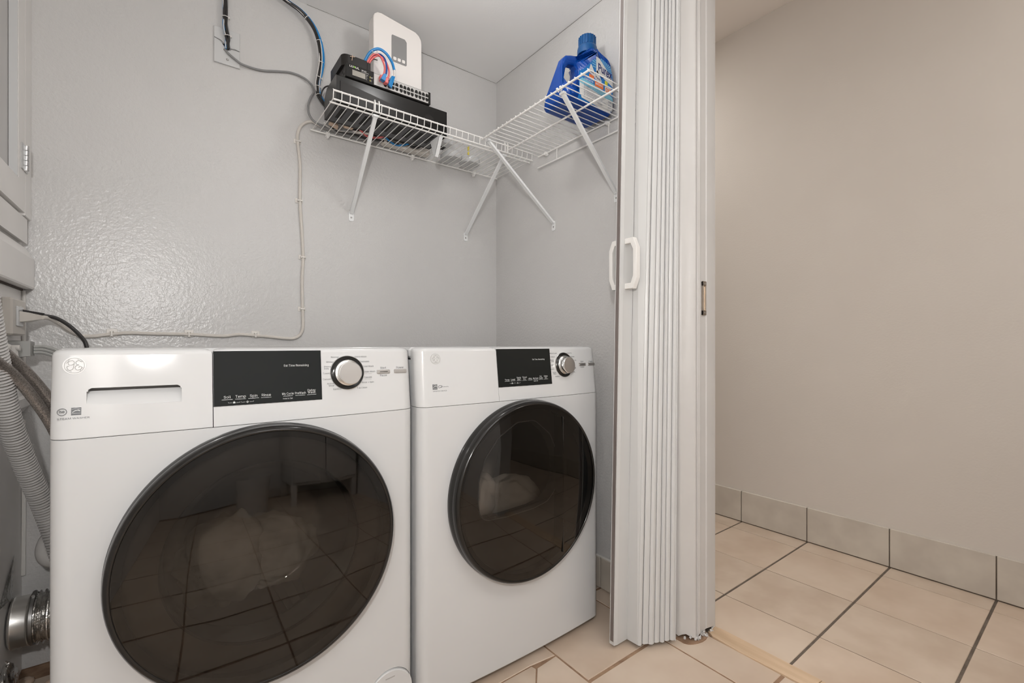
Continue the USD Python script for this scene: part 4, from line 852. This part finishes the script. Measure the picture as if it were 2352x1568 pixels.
lie('cable', 'cable_black', [(.49, 1.650, .01), (.52, 1.665, .005), (.56, 1.675, .008), (.59, 1.66, .007), (.63, 1.68, .009), (.70, 1.665, .006), (.76, 1.67, .004)], .003, 'wavy black cable behind the black unit on the wire shelf')
lie('cable', 'cable_grey', [(.43, 1.70, .0), (.48, 1.716, 0), (.54, 1.722, 0), (.60, 1.718, 0), (.65, 1.712, .003)], .0034, 'grey cable at the back left of the wire shelf')
lie('cable', 'cable_white', [(.44, 1.67, .0), (.455, 1.69, .0), (.49, 1.712, .007), (.55, 1.712, .007), (.62, 1.708, .008), (.68, 1.68, .010), (.74, 1.66, .01)], .003, 'white cable crossing the black cables on the wire shelf')
lie('cable', 'tag_yellow', [(.462, 1.655, .01), (.468, 1.672, .004), (.475, 1.688, .003), (.485, 1.70, .007)], .0024, 'short yellow cable at the left end of the wire shelf')
t = thing('tissue_scrap', 'crumpled beige scrap of packing on the wire shelf', 'packing', (.52, 1.68, ZS))
part(t, 'body', [box(.50, .535, 1.645, 1.665, ZS, ZS + .02, .004), trimesh.convex.convex_hull(np.array([(.455, 1.648, ZS), (.485, 1.66, ZS), (.49, 1.69, ZS), (.452, 1.668, ZS), (.458, 1.652, ZS + .02), (.482, 1.668, ZS + .025)]))], 'card_beige', False)

# ================================================================ LEFT WALL SERVICES
o = thing('power_outlet', 'white surface-mounted power outlet in the left corner under the cupboard', 'outlet', (XL, 1.60, .92))
part(o, 'box', box(XL, -.285, 1.545, 1.668, .880, .968, .004), 'cord_cream', False)
part(o, 'socket', box(-.286, -.281, 1.575, 1.625, .902, .950, .0015), 'plastic_white', False)
bc = thing('appliance_cable', 'black power cord drooping from the outlet behind the washing machine', 'power cord', (-.25, 1.66, .93))
part(bc, 'plug', trimesh.convex.convex_hull(np.array([(-.2835, 1.625 + a, .932 + b) for a in (-.012, .014) for b in (-.014, .012)] + [(-.250, 1.663 + a, .932 + b) for a in (-.005, .005) for b in (-.006, .006)])), 'cable_black', False)
part(bc, 'cord', tube([(-.252, 1.661, .932), (-.230, 1.668, .927), (-.205, 1.668, .908), (-.182, 1.662, .880), (-.170, 1.652, .855), (-.165, 1.645, .80), (-.163, 1.64, .70)], .0046, 8, 8), 'cable_black')
gc = thing('appliance_cable', 'grey three-strand appliance cord with a big grey plug under the outlet', 'power cord', (-.29, 1.62, .85))
part(gc, 'plug', pillow_at := trimesh.convex.convex_hull(np.array([(XL + .004, 1.585 + a, .846 + b) for a, b in ((0, -.02), (0, .02), (.07, -.022), (.07, .022), (.085, 0))] + [(XL + .040, 1.60 + a, .848 + b) for a, b in ((0, -.018), (0, .018), (.045, -.018), (.045, .016))])), 'plug_grey', False)
for k in range(3): part(gc, 'cord', tube([(XL + .040, 1.63, .852 - k * .007), (-.245, 1.635, .852 - k * .008), (-.215, 1.63, .838 - k * .009), (-.190, 1.62, .815 - k * .010), (-.172, 1.61, .78 - k * .01), (-.165, 1.6, .70)], .0042, 7, 8), 'plug_grey')
vb = thing('water_valve', 'paint-spotted water valve on the left wall beneath the outlet', 'valve', (XL, 1.55, .85))
part(vb, 'body', [lathe([(0, 0), (.010, 0), (.010, .012), (.007, .016), (.007, .030), (0, .030)], (XL, 1.558, .850), 'x', 16, 1), tube([(XL + .018, 1.558, .853), (XL + .020, 1.556, .832), (XL + .022, 1.553, .815)], .008, 10, 4)], 'caulk')
part(vb, 'stem', tube([(XL + .022, 1.555, .818), (XL + .024, 1.552, .800)], .006, 10, 2, False), 'black_mat')
for k, (dz, dy, lb) in enumerate(((0, 0, 'braided steel water hose at the left edge, the upper of the pair'), (-.027, -.02, 'braided steel water hose at the left edge, the lower of the pair'))):
    h = thing('braided_hose', lb, 'hose', (-.285, 1.35, .87), 'braided water hoses')
    part(h, 'hose', tube([(-.290, 1.16, .905 + dz), (-.288, 1.28 + dy, .890 + dz), (-.281, 1.38 + dy, .860 + dz), (-.262, 1.44 + dy, .822 + dz), (-.236, 1.47 + dy, .775 + dz * 1.3), (-.208, 1.49 + dy, .712 + dz * 1.6), (-.185, 1.50 + dy, .63 + dz * 1.6), (-.17, 1.51 + dy, .52)], .0105, 12, 8), 'braid', 60)
# ribbed drain hose
dh = thing('drain_hose', 'grey ribbed drain hose running down behind the washing machine', 'hose', (-.28, 1.5, .6))
path = spline([(-.284, 1.30, 1.02), (-.283, 1.36, .90), (-.281, 1.42, .79), (-.276, 1.48, .68), (-.262, 1.55, .565), (-.242, 1.60, .455), (-.222, 1.615, .36), (-.20, 1.62, .25)], 40)
L_ = np.concatenate([[0], np.cumsum(np.linalg.norm(np.diff(path, axis=0), axis=1))]); tt = np.arange(0, L_[-1], .00115); path = np.column_stack([np.interp(tt, L_, path[:, i]) for i in range(3)])
part(dh, 'hose', tube(path, list(.0188 + .0028 * np.sin(tt * 2 * np.pi / .0075)), 20, 1, False), 'hose_grey', 60)
part(dh, 'hose_bend', tube([(-.225, 1.63, .40), (-.243, 1.635, .365), (-.247, 1.635, .335), (-.235, 1.635, .312), (-.20, 1.635, .305)], [.008, .014, .017, .018, .018], 14, 6), 'hose_grey', 60)
# dryer duct
du = thing('vent_duct', 'crinkled silver foil dryer duct in the lower left corner', 'duct', (-.27, 1.58, .19))
pr, rr_, cx_ = [], [], []
n_ = 90
xs_ = np.linspace(-.266, -.05, n_); rad = .058 + .0028 * np.sin(np.arange(n_) * 2 * np.pi / 4.1) + .0015 * RNG.standard_normal(n_)
ring = []
for x, r in zip(xs_, rad):
    a = np.arange(40) * 2 * np.pi / 40; q = r * (1 + .025 * (meshkit.noise(np.column_stack([np.cos(a) * 3, np.sin(a) * 3, np.full(40, x * 90)])) - .5)); ring.append(np.column_stack([np.full(40, x), 1.632 + q * np.cos(a), .175 + q * np.sin(a)]))
part(du, 'flexible_pipe', loft(ring), 'foil', 45)
part(du, 'collar', lathe([(.054, 0), (.058, .001), (.060, .004), (.0585, .007), (.0585, .030), (.060, .033), (.058, .036), (.054, .036)], (-.302, 1.632, .175), 'x', 48, 1), 'alu', 40, label='smooth metal collar of the duct')
part(du, 'clamp', [lathe([(.0585, 0), (.061, .0005), (.061, .0065), (.0585, .007)], (-.266, 1.632, .175), 'x', 48, 1), tube([(-.263, 1.617, .236), (-.263, 1.632, .239), (-.263, 1.644, .236)], .004, 8, 3)], 'steel_dark', 40)
fs = trimesh.creation.icosphere(3, 1.); fv = np.asarray(fs.vertices); fv = fv * (1 + .5 * (meshkit.fbm(fv * 2.5 + 4, 3) - .5))[:, None]
part(du, 'crushed_foil', trimesh.Trimesh(fv * [.016, .055, .055] + [-.286, 1.50, .085], fs.faces, process=False), 'foil', 25)
part(du, 'foil_flap', trimesh.convex.convex_hull(np.array([(XL + .002, 1.53, .255), (XL + .003, 1.63, .245), (XL + .002, 1.66, .335), (XL + .006, 1.58, .275), (XL + .010, 1.60, .25)])), 'foil', 25)
single('floor_rubble', trimesh.util.concatenate([trimesh.Trimesh(np.asarray(trimesh.creation.icosphere(1, 1).vertices) * [R.uniform(.008, .02), R.uniform(.01, .03), R.uniform(.004, .012)] + [R.uniform(-.295, -.19), R.uniform(1.42, 1.70), .006], trimesh.creation.icosphere(1, 1).faces) for _ in range(16)]), 'card_beige', 'bits of rubble on the floor under the foil duct', 'rubble', smooth=False)

# ================================================================ BEHIND THE CAMERA (seen only in reflections)
lp = thing('ceiling_lamp', 'flat square lamp on the laundry room ceiling', 'lamp', (.50, -.30, ZC)); part(lp, 'housing', box(.18, .82, -.62, .02, 2.045, ZC, .004), 'plastic_white', False)
cbk = thing('added_bulb_holder', 'added white bulb holder on the closet ceiling, out of view', 'lamp', (.72, 1.0, ZC)); part(cbk, 'base', lathe([(0, 0), (.05, 0), (.05, .012), (.022, .022), (.02, .065), (0, .065)], (.72, 1.0, ZC), 'z', 24, -1), 'plastic_white', 30)  # holder added to carry the made-up closet bulb
for hy_, lb in ((-.75, 'flat square lamp on the hall ceiling near the doorway'), (1.9, 'flat square lamp on the hall ceiling at the far end')):
    hl = thing('hall_lamp', lb, 'lamp', (1.77, hy_, ZH)); part(hl, 'housing', box(1.50, 2.04, hy_ - .27, hy_ + .27, 2.37, ZH, .004), 'plastic_white', False)
vn = thing('vanity_cabinet', 'white vanity cabinet against the rear wall', 'cabinet', (.85, -1.3, 0))
part(vn, 'body', box(.62, 1.20, YR + .01, -1.1, .16, .80, .004), 'trim_white', False); part(vn, 'door', box(.635, .905, -1.1, -1.082, .19, .77, .003), 'trim_white', False); part(vn, 'door', box(.915, 1.185, -1.1, -1.082, .19, .77, .003), 'trim_white', False)
for x in (.64, 1.18):
    for y in (-1.12, YR + .04): part(vn, 'leg', box(x - .02, x + .02, y - .02, y + .02, 0, .161, .002), 'trim_white', False)
part(vn, 'worktop', box(.60, 1.215, YR + .005, -1.07, .80, .835, .004), 'plastic_white', False)
bn = thing('waste_bin', 'white round waste bin on the tiles by the vanity', 'bin', (.35, -1.15, 0)); part(bn, 'bucket', lathe([(0, .0), (.10, 0), (.125, .30), (.128, .305), (.120, .305), (.098, .01), (0, .01)], (.35, -1.15, .0005), 'z', 32, 1), 'bin_white', 40)
